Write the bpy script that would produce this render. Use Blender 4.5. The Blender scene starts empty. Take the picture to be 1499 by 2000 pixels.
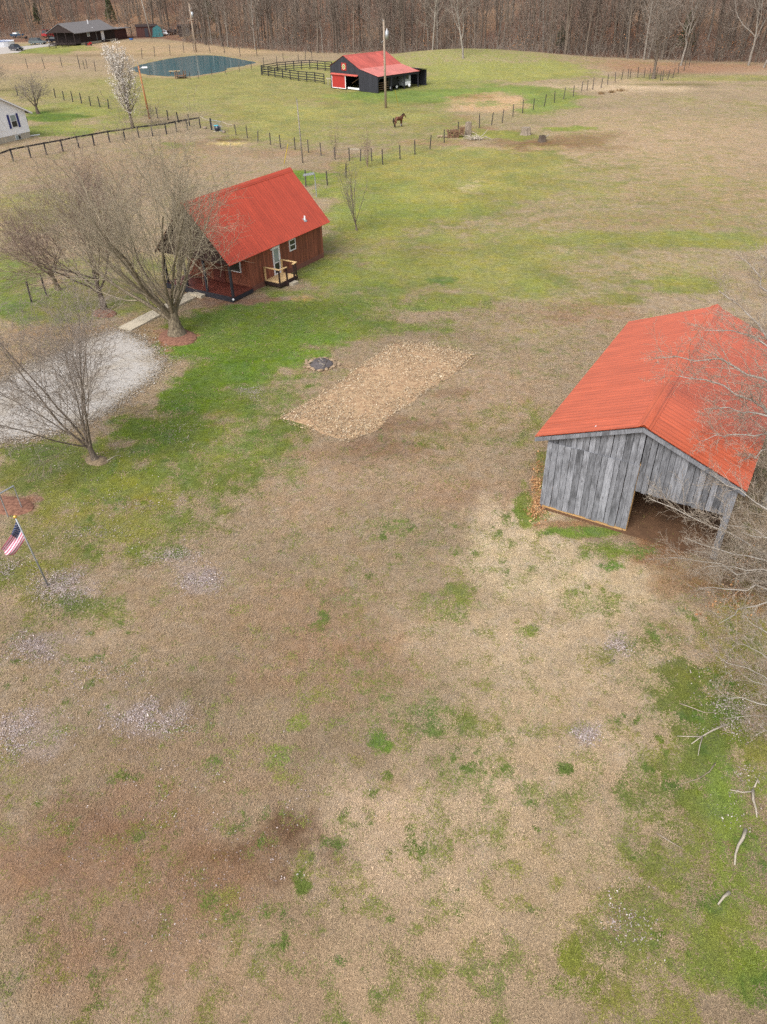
import bpy, math, random
import numpy as np
from mathutils import Vector, Matrix

# ------------------------------------------------------------------ camera, world, sun, exposure
SC = bpy.context.scene
COL = SC.collection
CAM_H, CAM_F, CAM_P, CAM_R = 15.5, 1435.0, math.radians(36.45), math.radians(1.3)
_fw = np.array([0, math.cos(CAM_P), -math.sin(CAM_P)])
_r0 = np.array([1.0, 0, 0]); _u0 = np.array([0, math.sin(CAM_P), math.cos(CAM_P)])
_up = _u0 * math.cos(CAM_R) + _r0 * math.sin(CAM_R)
_rt = np.cross(_fw, _up)
cam_data = bpy.data.cameras.new('camera')
cam = bpy.data.objects.new('camera', cam_data); COL.objects.link(cam)
cam_data.sensor_fit = 'VERTICAL'; cam_data.sensor_height = 24.0
cam_data.lens = CAM_F / 2000.0 * 24.0
cam_data.clip_end = 3000.0
cam.matrix_world = Matrix(((_rt[0], _up[0], -_fw[0], 0), (_rt[1], _up[1], -_fw[1], 0), (_rt[2], _up[2], -_fw[2], CAM_H), (0, 0, 0, 1)))
SC.camera = cam

SUN_EL, SUN_AZ = math.radians(48), math.radians(215)     # azimuth clockwise from +y: behind the camera, to the left
world = bpy.data.worlds.new('World'); SC.world = world; world.use_nodes = True
wn = world.node_tree.nodes; wl = world.node_tree.links
wn.clear()
w_out = wn.new('ShaderNodeOutputWorld'); w_bg = wn.new('ShaderNodeBackground'); w_sky = wn.new('ShaderNodeTexSky')
w_hsv = wn.new('ShaderNodeHueSaturation')
w_sky.sky_type = 'NISHITA'; w_sky.sun_disc = False
w_sky.sun_elevation = SUN_EL; w_sky.sun_rotation = SUN_AZ
w_sky.air_density = 1.0; w_sky.dust_density = 4.0; w_sky.ozone_density = 1.0
w_hsv.inputs['Saturation'].default_value = 0.32      # overcast: the sky is nearly grey
w_bg.inputs['Strength'].default_value = 0.15
wl.new(w_sky.outputs[0], w_hsv.inputs['Color']); wl.new(w_hsv.outputs[0], w_bg.inputs['Color']); wl.new(w_bg.outputs[0], w_out.inputs['Surface'])
sun_d = bpy.data.lights.new('sun', 'SUN'); sun = bpy.data.objects.new('sun', sun_d); COL.objects.link(sun)
sun_d.energy = 1.5; sun_d.angle = math.radians(35); sun_d.color = (1.0, 0.975, 0.94)
_sd = Vector((math.sin(SUN_AZ) * math.cos(SUN_EL), math.cos(SUN_AZ) * math.cos(SUN_EL), math.sin(SUN_EL)))
sun.rotation_euler = _sd.to_track_quat('Z', 'Y').to_euler(); sun.location = (0, 0, 60)
SC.view_settings.view_transform = 'Standard'; SC.view_settings.look = 'None'
SC.view_settings.gamma = 1.0; SC.view_settings.use_curve_mapping = False
SC.view_settings.exposure = 0.66
SC.cycles.use_denoising = False

# ------------------------------------------------------------------ helpers
rng = random.Random(11)
nrg = np.random.default_rng(5)

def lin(c):
    c = np.asarray(c, float) / 255.0
    return np.where(c <= 0.04045, c / 12.92, ((c + 0.055) / 1.055) ** 2.4)

EXPK = 1.25
def alb(r, g, b):
    """base colour of a flat surface that shows about this value under the grey sky"""
    return tuple(float(x) for x in lin((r, g, b)) / EXPK)

EDGE = np.array([(-300, 262), (-150, 262), (-108, 258), (-66, 264), (-36, 222), (-13, 202), (13, 189), (27, 172), (48, 171), (74, 161), (110, 152), (160, 140), (320, 120)], float)
def edge_y(x):
    return np.interp(x, EDGE[:, 0], EDGE[:, 1])
def zg(x, y):
    """height of the ground"""
    x = np.asarray(x, float); y = np.asarray(y, float)
    z = 2.7 * np.exp(-(x - 17) ** 2 / (2 * 17.0 ** 2) - (y - 168) ** 2 / (2 * 11.0 ** 2))
    s = np.maximum(0, y - edge_y(x) - 4)
    s2 = np.maximum(0, s - 14)
    z = z + np.minimum(0.05 * s + 0.25 * s2, 60)
    return z

def at(px, py, z=None):
    d = _fw * CAM_F + _rt * (px - 749.5) + _up * (1000 - py)
    d = d / np.linalg.norm(d)
    o = np.array([0, 0, CAM_H])
    if z is not None:
        return o + d * ((z - CAM_H) / d[2])
    zz = 0.0
    for _ in range(8):
        p = o + d * ((zz - CAM_H) / d[2]); zz = 0.5 * zz + 0.5 * float(zg(p[0], p[1]))
    p[2] = float(zg(p[0], p[1]))
    return p

class MB:
    def __init__(self):
        self.v = []; self.f = []; self.m = []
    def add(self, vs, fs, mi=0):
        b = len(self.v); self.v.extend([tuple(map(float, p)) for p in vs]); self.f.extend([tuple(i + b for i in f) for f in fs]); self.m.extend([mi] * len(fs)); return self
    def box(self, c, s, mi=0, rz=0.0, M=None):
        x, y, z = (k / 2 for k in s)
        P = [(-x, -y, -z), (x, -y, -z), (x, y, -z), (-x, y, -z), (-x, -y, z), (x, -y, z), (x, y, z), (-x, y, z)]
        cr, sr = math.cos(rz), math.sin(rz)
        if M is not None: P = [tuple(M @ Vector(p)) for p in P]
        P = [(c[0] + p[0] * cr - p[1] * sr, c[1] + p[0] * sr + p[1] * cr, c[2] + p[2]) for p in P]
        return self.add(P, [(0, 3, 2, 1), (4, 5, 6, 7), (0, 1, 5, 4), (1, 2, 6, 5), (2, 3, 7, 6), (3, 0, 4, 7)], mi)
    def bb(self, a, b, mi=0):
        return self.box([(a[i] + b[i]) / 2 for i in range(3)], [abs(b[i] - a[i]) for i in range(3)], mi)
    def beam(self, p0, p1, w, h, mi=0, up=(0, 0, 1)):
        p0 = Vector(p0); p1 = Vector(p1); d = (p1 - p0).normalized(); u = Vector(up)
        if abs(d.dot(u)) > 0.98: u = Vector((0, 1, 0))
        s = d.cross(u).normalized(); u = s.cross(d)
        P = []
        for p in (p0, p1):
            for a, b in ((-1, -1), (1, -1), (1, 1), (-1, 1)): P.append(p + s * (a * w / 2) + u * (b * h / 2))
        return self.add(P, [(0, 1, 2, 3), (7, 6, 5, 4), (0, 4, 5, 1), (1, 5, 6, 2), (2, 6, 7, 3), (3, 7, 4, 0)], mi)
    def tube(self, pts, rs, n=6, mi=0, cap=True):
        pts = [Vector(p) for p in pts]
        if not hasattr(rs, '__len__'): rs = [rs] * len(pts)
        P = []; fs = []
        prev = None
        for i, p in enumerate(pts):
            d = (pts[min(i + 1, len(pts) - 1)] - pts[max(i - 1, 0)]).normalized()
            a = Vector((1, 0, 0)) if prev is None else prev
            if prev is None and abs(d.x) > .9: a = Vector((0, 1, 0))
            e1 = (a - d * a.dot(d)).normalized(); e2 = d.cross(e1); prev = e1
            for k in range(n):
                t = 2 * math.pi * k / n; P.append(p + (e1 * math.cos(t) + e2 * math.sin(t)) * rs[i])
        for i in range(len(pts) - 1):
            for k in range(n):
                fs.append((i * n + k, i * n + (k + 1) % n, (i + 1) * n + (k + 1) % n, (i + 1) * n + k))
        if cap:
            fs.append(tuple(range(n - 1, -1, -1))); fs.append(tuple((len(pts) - 1) * n + k for k in range(n)))
        return self.add(P, fs, mi)
    def prism(self, poly, f0, f1, mi=0):
        """poly: 2D points; f0,f1 map a 2D point to the 3D point of either face"""
        n = len(poly)
        P = [f0(*p) for p in poly] + [f1(*p) for p in poly]
        fs = [tuple(range(n - 1, -1, -1)), tuple(range(n, 2 * n))] + [(i, (i + 1) % n, n + (i + 1) % n, n + i) for i in range(n)]
        return self.add(P, fs, mi)
    def blob(self, c, r, seed=0, mi=0, jit=.2, nu=7, nv=5):
        R = random.Random(seed); P = [(c[0], c[1], c[2] - r[2])]; fs = []
        for j in range(1, nv):
            ph = -math.pi / 2 + math.pi * j / nv
            for i in range(nu):
                t = 2 * math.pi * i / nu; k = 1 + R.uniform(-jit, jit)
                P.append((c[0] + r[0] * k * math.cos(ph) * math.cos(t), c[1] + r[1] * k * math.cos(ph) * math.sin(t), c[2] + r[2] * k * math.sin(ph)))
        P.append((c[0], c[1], c[2] + r[2])); top = len(P) - 1
        for i in range(nu):
            fs.append((0, 1 + (i + 1) % nu, 1 + i)); fs.append((top, 1 + (nv - 2) * nu + i, 1 + (nv - 2) * nu + (i + 1) % nu))
            for j in range(nv - 2):
                a = 1 + j * nu
                fs.append((a + i, a + (i + 1) % nu, a + nu + (i + 1) % nu, a + nu + i))
        return self.add(P, fs, mi)
    def mesh(self, name, mats, smooth=False):
        me = bpy.data.meshes.new(name); me.from_pydata(self.v, [], self.f)
        for m in (mats if isinstance(mats, (list, tuple)) else [mats]): me.materials.append(m)
        if any(self.m): me.polygons.foreach_set('material_index', self.m)
        if smooth: me.polygons.foreach_set('use_smooth', [True] * len(me.polygons))
        me.update(); return me
    def build(self, name, mats, parent=None, smooth=False):
        return link(name, self.mesh(name, mats, smooth), parent)

def link(name, data, parent=None, loc=None, rz=None):
    o = bpy.data.objects.new(name, data); COL.objects.link(o)
    if parent is not None: o.parent = parent
    if loc is not None: o.location = loc
    if rz is not None: o.rotation_euler = (0, 0, rz)
    return o
def tag(o, label=None, cat=None, group=None, kind=None):
    if label: o['label'] = label
    if cat: o['category'] = cat
    if group: o['group'] = group
    if kind: o['kind'] = kind
    return o
def thing(name, label, cat, loc=(0, 0, 0), rz=0.0, group=None):
    o = link(name, None, None, tuple(map(float, loc)), rz); o.empty_display_size = .2
    return tag(o, label, cat, group)
def copy_tree(o, parent=None, loc=None, rz=None, label=None, scale=None):
    c = o.copy(); COL.objects.link(c); c.parent = parent
    if loc is not None: c.location = loc
    if rz is not None: c.rotation_euler = (0, 0, rz)
    if label: c['label'] = label
    if scale: c.scale = (scale,) * 3
    for ch in list(o.children): copy_tree(ch, c)
    return c

# ------------------------------------------------------------------ materials
def nodes_of(m):
    m.use_nodes = True
    return m.node_tree.nodes, m.node_tree.links
def pm(name, base, var=.18, scale=6.0, rough=.8, bump=0.0, stretch=(1, 1, 1), rnd=.0, metal=0.0, tint=None, detail=6.0, bscale=None, spec=.4):
    """a plain procedural material: noise in the colour, a relief, and a shade of its own for each object"""
    m = bpy.data.materials.new(name); n, l = nodes_of(m); bs = n['Principled BSDF']
    tc = n.new('ShaderNodeTexCoord'); mp = n.new('ShaderNodeMapping'); mp.inputs['Scale'].default_value = stretch
    oi = n.new('ShaderNodeObjectInfo'); ad = n.new('ShaderNodeVectorMath'); ad.operation = 'ADD'
    mu = n.new('ShaderNodeMath'); mu.operation = 'MULTIPLY'; mu.inputs[1].default_value = 37.0 if rnd else 0.0
    l.new(oi.outputs['Random'], mu.inputs[0]); l.new(tc.outputs['Object'], mp.inputs[0]); l.new(mp.outputs[0], ad.inputs[0]); l.new(mu.outputs[0], ad.inputs[1])
    nz = n.new('ShaderNodeTexNoise'); nz.inputs['Scale'].default_value = scale; nz.inputs['Detail'].default_value = detail; nz.inputs['Roughness'].default_value = .62
    l.new(ad.outputs[0], nz.inputs['Vector'])
    rp = n.new('ShaderNodeValToRGB'); rp.color_ramp.elements[0].position = .3; rp.color_ramp.elements[1].position = .7
    b = np.array(base); lo = b * (1 - var); hi = np.minimum(b * (1 + var), .95)
    if tint is not None: lo = np.array(tint)
    rp.color_ramp.elements[0].color = (*lo, 1); rp.color_ramp.elements[1].color = (*hi, 1)
    l.new(nz.outputs['Fac'], rp.inputs[0])
    out = rp.outputs[0]
    if rnd:
        mr = n.new('ShaderNodeMapRange'); mr.inputs['To Min'].default_value = 1 - rnd; mr.inputs['To Max'].default_value = 1 + rnd
        l.new(oi.outputs['Random'], mr.inputs['Value'])
        hs = n.new('ShaderNodeHueSaturation'); l.new(mr.outputs[0], hs.inputs['Value']); l.new(out, hs.inputs['Color']); out = hs.outputs[0]
    l.new(out, bs.inputs['Base Color'])
    bs.inputs['Roughness'].default_value = rough; bs.inputs['Metallic'].default_value = metal
    bs.inputs['Specular IOR Level'].default_value = spec
    if bump:
        bp = n.new('ShaderNodeBump'); bp.inputs['Strength'].default_value = bump; bp.inputs['Distance'].default_value = .02
        src = nz
        if bscale:
            src = n.new('ShaderNodeTexNoise'); src.inputs['Scale'].default_value = bscale; src.inputs['Detail'].default_value = 4; l.new(ad.outputs[0], src.inputs['Vector'])
        l.new(src.outputs['Fac'], bp.inputs['Height']); l.new(bp.outputs[0], bs.inputs['Normal'])
    return m
def attr_mat(name, rough=.9, var=.25, scale=20.0):
    """colour from the mesh's own colour attribute 'Col', broken up by noise"""
    m = bpy.data.materials.new(name); n, l = nodes_of(m); bs = n['Principled BSDF']
    a = n.new('ShaderNodeAttribute'); a.attribute_name = 'Col'
    l.new(a.outputs['Color'], bs.inputs['Base Color']); bs.inputs['Roughness'].default_value = rough; bs.inputs['Specular IOR Level'].default_value = .15
    return m

def weathered_wood():
    m = bpy.data.materials.new('weathered_barn_wood'); n, l = nodes_of(m); bs = n['Principled BSDF']
    tc = n.new('ShaderNodeTexCoord'); oi = n.new('ShaderNodeObjectInfo')
    mu = n.new('ShaderNodeMath'); mu.operation = 'MULTIPLY'; mu.inputs[1].default_value = 53.0; l.new(oi.outputs['Random'], mu.inputs[0])
    def noise(st, sc, det, shift=True):
        mp = n.new('ShaderNodeMapping'); mp.inputs['Scale'].default_value = st; l.new(tc.outputs['Object'], mp.inputs[0])
        nz = n.new('ShaderNodeTexNoise'); nz.inputs['Scale'].default_value = sc; nz.inputs['Detail'].default_value = det; nz.inputs['Roughness'].default_value = .65
        if shift:
            ad = n.new('ShaderNodeVectorMath'); ad.operation = 'ADD'; l.new(mp.outputs[0], ad.inputs[0]); l.new(mu.outputs[0], ad.inputs[1]); l.new(ad.outputs[0], nz.inputs['Vector'])
        else: l.new(mp.outputs[0], nz.inputs['Vector'])
        return nz
    grain = noise((22, 22, 1.1), 3.0, 7)
    r1 = n.new('ShaderNodeValToRGB'); r1.color_ramp.elements[0].position = .34; r1.color_ramp.elements[1].position = .68
    r1.color_ramp.elements[0].color = (*alb(100, 101, 106), 1); r1.color_ramp.elements[1].color = (*alb(166, 168, 174), 1)
    l.new(grain.outputs['Fac'], r1.inputs[0])
    st = noise((2.6, 2.6, .75), 1.6, 5)
    r2 = n.new('ShaderNodeValToRGB'); r2.color_ramp.elements[0].position = .33; r2.color_ramp.elements[1].position = .52
    r2.color_ramp.elements[0].color = (.40, .395, .39, 1); r2.color_ramp.elements[1].color = (1, 1, 1, 1); l.new(st.outputs['Fac'], r2.inputs[0])
    mx = n.new('ShaderNodeMix'); mx.data_type = 'RGBA'; mx.blend_type = 'MULTIPLY'; mx.inputs[0].default_value = .9
    l.new(r1.outputs[0], mx.inputs[6]); l.new(r2.outputs[0], mx.inputs[7])
    kn = n.new('ShaderNodeTexVoronoi'); kn.inputs['Scale'].default_value = 1.0
    mp = n.new('ShaderNodeMapping'); mp.inputs['Scale'].default_value = (4.5, 4.5, 1.6); ad = n.new('ShaderNodeVectorMath'); ad.operation = 'ADD'
    l.new(tc.outputs['Object'], mp.inputs[0]); l.new(mp.outputs[0], ad.inputs[0]); l.new(mu.outputs[0], ad.inputs[1]); l.new(ad.outputs[0], kn.inputs['Vector'])
    r3 = n.new('ShaderNodeValToRGB'); r3.color_ramp.elements[0].position = .05; r3.color_ramp.elements[1].position = .14
    r3.color_ramp.elements[0].color = (.4, .38, .37, 1); r3.color_ramp.elements[1].color = (1, 1, 1, 1); l.new(kn.outputs['Distance'], r3.inputs[0])
    m2 = n.new('ShaderNodeMix'); m2.data_type = 'RGBA'; m2.blend_type = 'MULTIPLY'; m2.inputs[0].default_value = .8
    l.new(mx.outputs[2], m2.inputs[6]); l.new(r3.outputs[0], m2.inputs[7])
    mr = n.new('ShaderNodeMapRange'); mr.inputs['To Min'].default_value = .66; mr.inputs['To Max'].default_value = 1.26; l.new(oi.outputs['Random'], mr.inputs['Value'])
    hs = n.new('ShaderNodeHueSaturation'); l.new(mr.outputs[0], hs.inputs['Value']); l.new(m2.outputs[2], hs.inputs['Color'])
    l.new(hs.outputs[0], bs.inputs['Base Color']); bs.inputs['Roughness'].default_value = .85; bs.inputs['Specular IOR Level'].default_value = .2
    bp = n.new('ShaderNodeBump'); bp.inputs['Strength'].default_value = .35; bp.inputs['Distance'].default_value = .01; l.new(grain.outputs['Fac'], bp.inputs['Height']); l.new(bp.outputs[0], bs.inputs['Normal'])
    return m

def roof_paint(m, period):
    """rib shade and dirt painted in as thin dark lines at each rib foot"""
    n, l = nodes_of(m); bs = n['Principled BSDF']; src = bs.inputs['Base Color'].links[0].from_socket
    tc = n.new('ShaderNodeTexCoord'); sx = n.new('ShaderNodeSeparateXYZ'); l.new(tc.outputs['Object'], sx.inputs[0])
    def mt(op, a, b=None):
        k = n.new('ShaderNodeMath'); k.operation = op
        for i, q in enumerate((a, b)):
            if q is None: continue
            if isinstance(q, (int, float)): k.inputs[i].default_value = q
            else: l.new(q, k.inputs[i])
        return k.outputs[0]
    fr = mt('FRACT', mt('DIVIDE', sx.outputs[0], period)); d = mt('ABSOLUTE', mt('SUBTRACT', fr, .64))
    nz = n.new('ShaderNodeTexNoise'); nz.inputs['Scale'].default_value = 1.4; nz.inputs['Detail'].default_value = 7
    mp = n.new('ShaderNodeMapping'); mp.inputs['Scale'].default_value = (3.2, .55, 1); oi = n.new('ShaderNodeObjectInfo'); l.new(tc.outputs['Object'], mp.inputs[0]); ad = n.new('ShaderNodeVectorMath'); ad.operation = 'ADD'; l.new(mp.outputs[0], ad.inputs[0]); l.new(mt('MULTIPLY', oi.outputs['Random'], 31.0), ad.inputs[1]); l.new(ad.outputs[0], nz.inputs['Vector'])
    mr = n.new('ShaderNodeMapRange'); mr.inputs['From Min'].default_value = .0; mr.inputs['From Max'].default_value = .13; mr.inputs['To Min'].default_value = .62; mr.inputs['To Max'].default_value = 1.0; l.new(d, mr.inputs['Value'])  # line beside the rib darkened in the colour to strengthen its shade
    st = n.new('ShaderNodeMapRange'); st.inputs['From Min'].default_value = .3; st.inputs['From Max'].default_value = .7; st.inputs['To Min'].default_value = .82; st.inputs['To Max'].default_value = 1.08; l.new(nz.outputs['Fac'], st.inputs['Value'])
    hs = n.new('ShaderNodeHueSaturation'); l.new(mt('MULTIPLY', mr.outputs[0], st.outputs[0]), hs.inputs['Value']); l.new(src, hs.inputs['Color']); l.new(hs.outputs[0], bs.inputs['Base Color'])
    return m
M = {}
M['barn_wood'] = weathered_wood()
M['barn_red'] = pm('coral_roof_paint', (.50, .100, .042), .06, 1.3, .42, 0, rnd=.035, spec=.5)
M['house_red'] = pm('red_roof_paint', (.46, .062, .028), .06, 1.5, .45, 0, rnd=.03, spec=.45)
M['far_red'] = pm('faded_red_roof', (.45, .092, .068), .2, .7, .5, 0, rnd=.10)
M['far_pink'] = pm('pale_red_roof', (.54, .17, .14), .12, .9, .5, 0, rnd=.04)
M['rim_wood'] = pm('raw_sill_timber', alb(196, 158, 105), .25, 3, .8, .2, (1, 6, 6))
M['dirt'] = pm('packed_dirt', alb(104, 76, 54), .3, 2.2, .95, .4)
M['brown_stain'] = pm('brown_stained_boards', alb(148, 86, 64), .3, 2.4, .75, .2, (9, 9, .6), rnd=.22, tint=alb(104, 62, 46))
M['dark_stain'] = pm('dark_stained_boards', alb(58, 40, 36), .35, 2.4, .8, .2, (8, 8, .6), rnd=.2)
M['deck_red'] = pm('red_brown_deck_paint', alb(108, 54, 43), .22, 3, .6, .1, rnd=.1)
M['skirt'] = pm('mauve_brown_skirting', alb(132, 86, 72), .16, 3, .8, .1)
M['new_wood'] = pm('new_pine', alb(228, 192, 138), .14, 4, .7, .1, (1, 8, 8), rnd=.1)
M['white'] = pm('white_paint', (.78, .78, .80), .04, 4, .5)
M['siding'] = pm('white_vinyl_siding', (.82, .83, .86), .03, 2, .5, rnd=.02)
M['navy'] = pm('navy_shutter_paint', (.018, .028, .16), .1, 4, .5)
M['block'] = pm('pale_foundation_block', alb(190, 182, 165), .1, 4, .9, .2)
M['black_wood'] = pm('black_barn_stain', alb(52, 52, 60), .3, 2.2, .75, .2, (6, 6, .5), rnd=.18)
M['black_fence'] = pm('black_fence_paint', alb(38, 38, 46), .25, 3, .6, .1)
M['grey_post'] = pm('grey_fence_post', alb(84, 78, 74), .3, 4, .9, .2, rnd=.2)
M['wire'] = pm('galvanised_wire', alb(120, 118, 112), .1, 4, .6, metal=.4)
M['red_door'] = pm('barn_door_red', alb(172, 50, 44), .12, 3, .6, rnd=.08)
M['glass'] = pm('dark_window_glass', (.02, .025, .03), .2, 1, .08, spec=.6)
M['pale_glass'] = pm('pale_window_glass', alb(150, 165, 165), .2, 1.5, .12, spec=.6)
M['galv'] = pm('galvanised_steel', alb(178, 182, 186), .1, 3, .4, metal=.5)
M['concrete'] = pm('walk_concrete', alb(196, 184, 162), .13, 3, .9, .2, rnd=.06)
M['pole'] = pm('utility_pole_wood', alb(165, 148, 130), .2, 3, .85, .2, (6, 6, .5))
M['pole_red'] = pm('orange_brown_pole_wood', alb(176, 120, 78), .25, 2, .85, .2, (5, 5, .4))
M['black'] = pm('black_rubber', (.015, .015, .017), .2, 5, .6)
M['bark'] = pm('grey_brown_bark', alb(128, 115, 102), .35, 5, .95, .5, (4, 4, 1), tint=alb(80, 70, 61))
M['twig'] = pm('grey_brown_twigs', alb(146, 134, 123), .2, 3, .95)
M['twig_red'] = pm('reddish_brown_twigs', alb(140, 120, 108), .2, 3, .95)
M['bark_olive'] = pm('lichened_bark', alb(138, 126, 104), .35, 4, .95, .5, (4, 4, 1), tint=alb(64, 54, 44))
M['twig_olive'] = pm('olive_tan_twigs', alb(160, 148, 126), .25, 3, .95)
M['bark_pale'] = pm('pale_grey_bark', alb(158, 150, 140), .25, 6, .9, .4, (3, 3, 1), tint=alb(108, 100, 90))
M['twig_pale'] = pm('pale_grey_twigs', alb(168, 156, 142), .2, 3, .9, tint=alb(128, 108, 90))
M['bark_white'] = pm('bleached_pale_bark', alb(178, 172, 163), .2, 6, .9, .4, (3, 3, 1), tint=alb(136, 128, 118))
M['twig_white'] = pm('bleached_pale_twigs', alb(178, 168, 154), .2, 3, .9, tint=alb(136, 116, 96))
M['bark_dark'] = pm('dark_brown_bark', alb(96, 84, 74), .3, 5, .95, .5, (4, 4, 1))
M['mulch'] = pm('red_mulch', alb(144, 104, 84), .4, 9, .95, .6, tint=alb(92, 58, 46))
M['stone'] = pm('fieldstone', alb(160, 138, 112), .3, 5, .9, .4, rnd=.25)
M['ash'] = pm('grey_ash', alb(96, 90, 90), .45, 9, .95, .6)
M['stump'] = pm('weathered_stump', alb(160, 146, 130), .35, 6, .95, .5, (4, 4, .7), tint=alb(92, 78, 66))
M['log'] = pm('brown_log', alb(120, 92, 70), .3, 6, .95, .4, rnd=.2)
M['driftwood'] = pm('bleached_dead_wood', alb(178, 167, 150), .2, 6, .9, .3)
M['shingle'] = pm('grey_asphalt_shingle', alb(120, 116, 116), .2, 5, .9, .1, rnd=.04)
M['cabin'] = pm('very_dark_brown_siding', alb(50, 38, 36), .25, 3, .8, .1, rnd=.1)
M['cabin_red'] = pm('dark_red_brown_siding', alb(80, 48, 44), .2, 3, .8, .1, rnd=.1)
M['yellow'] = pm('yellow_plastic', alb(226, 200, 60), .08, 3, .5)
M['gold'] = pm('gold_ball', (.75, .45, .1), .05, 3, .3, metal=.7)
M['flag_red'] = pm('flag_red_cloth', alb(206, 96, 130), .08, 5, .85)
M['flag_white'] = pm('flag_white_cloth', alb(238, 226, 232), .04, 5, .85)
M['flag_blue'] = pm('flag_navy_cloth', alb(44, 62, 100), .1, 5, .85)
M['tarp'] = pm('teal_tarp', alb(52, 112, 116), .15, 3, .5, .2)
M['blue'] = pm('blue_plastic', alb(60, 130, 215), .1, 3, .5)
M['car_black'] = pm('black_car_paint', (.012, .013, .02), .1, 2, .15, spec=.6)
M['car_grey'] = pm('grey_green_car_paint', alb(104, 114, 116), .08, 2, .25, spec=.6)
M['car_red'] = pm('red_car_paint', alb(170, 36, 44), .08, 2, .25, spec=.6)
M['car_dark'] = pm('dark_navy_car_paint', alb(44, 48, 62), .1, 2, .2, spec=.6)
M['horse'] = pm('bay_coat', alb(112, 66, 42), .25, 2.2, .6, tint=alb(66, 38, 28))
M['horse_dark'] = pm('black_mane', alb(36, 26, 26), .2, 4, .7)
M['cedar'] = pm('cedar_foliage', alb(86, 92, 60), .35, 2, .95)
M['leaf_brown'] = pm('dry_brown_leaves', alb(176, 124, 84), .35, 3, .95)
M['blossom'] = pm('white_blossom', alb(226, 218, 208), .1, 6, .9)
M['seed_grass'] = pm('tan_dry_clump', alb(160, 132, 96), .3, 6, .95)
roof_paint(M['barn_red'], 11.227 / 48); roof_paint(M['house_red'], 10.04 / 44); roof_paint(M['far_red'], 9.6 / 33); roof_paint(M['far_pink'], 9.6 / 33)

# ------------------------------------------------------------------ ground: one sheet, its grass and soil laid out in patches
def vnoise(x, y, seed=0):
    xi = np.floor(x).astype(np.int64); yi = np.floor(y).astype(np.int64); fx = x - xi; fy = y - yi
    fx = fx * fx * (3 - 2 * fx); fy = fy * fy * (3 - 2 * fy)
    def h(a, b):
        k = (a * 374761393 + b * 668265263 + seed * 1442695041) & 0xFFFFFFFF
        k = ((k ^ (k >> 13)) * 1274126177) & 0xFFFFFFFF
        return ((k ^ (k >> 16)) & 0xFFFF) / 65535.0
    return (h(xi, yi) * (1 - fx) + h(xi + 1, yi) * fx) * (1 - fy) + (h(xi, yi + 1) * (1 - fx) + h(xi + 1, yi + 1) * fx) * fy
def fbm(x, y, f=1.0, oct=4, seed=0):
    s = np.zeros_like(x); a = 1.0; t = 0
    for k in range(oct):
        s += a * vnoise(x * f + 17.3 * k, y * f - 9.1 * k, seed + k); t += a; a *= .55; f *= 2.03
    return s / t
def sstep(a, b, x):
    t = np.clip((x - a) / (b - a), 0, 1); return t * t * (3 - 2 * t)

TAN = (165, 143, 116); LIGHT = (208, 189, 154); BROWN = (142, 116, 90); DARKB = (108, 84, 64); RUST = (140, 96, 72); PINKT = (182, 152, 126)
STRAW = (196, 165, 126); OLIVE = (138, 134, 76); GREEN = (98, 126, 44); DGREEN = (72, 100, 42); YGREEN = (136, 142, 62); DIRT = (128, 98, 74); PETAL = (176, 158, 146)
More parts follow.
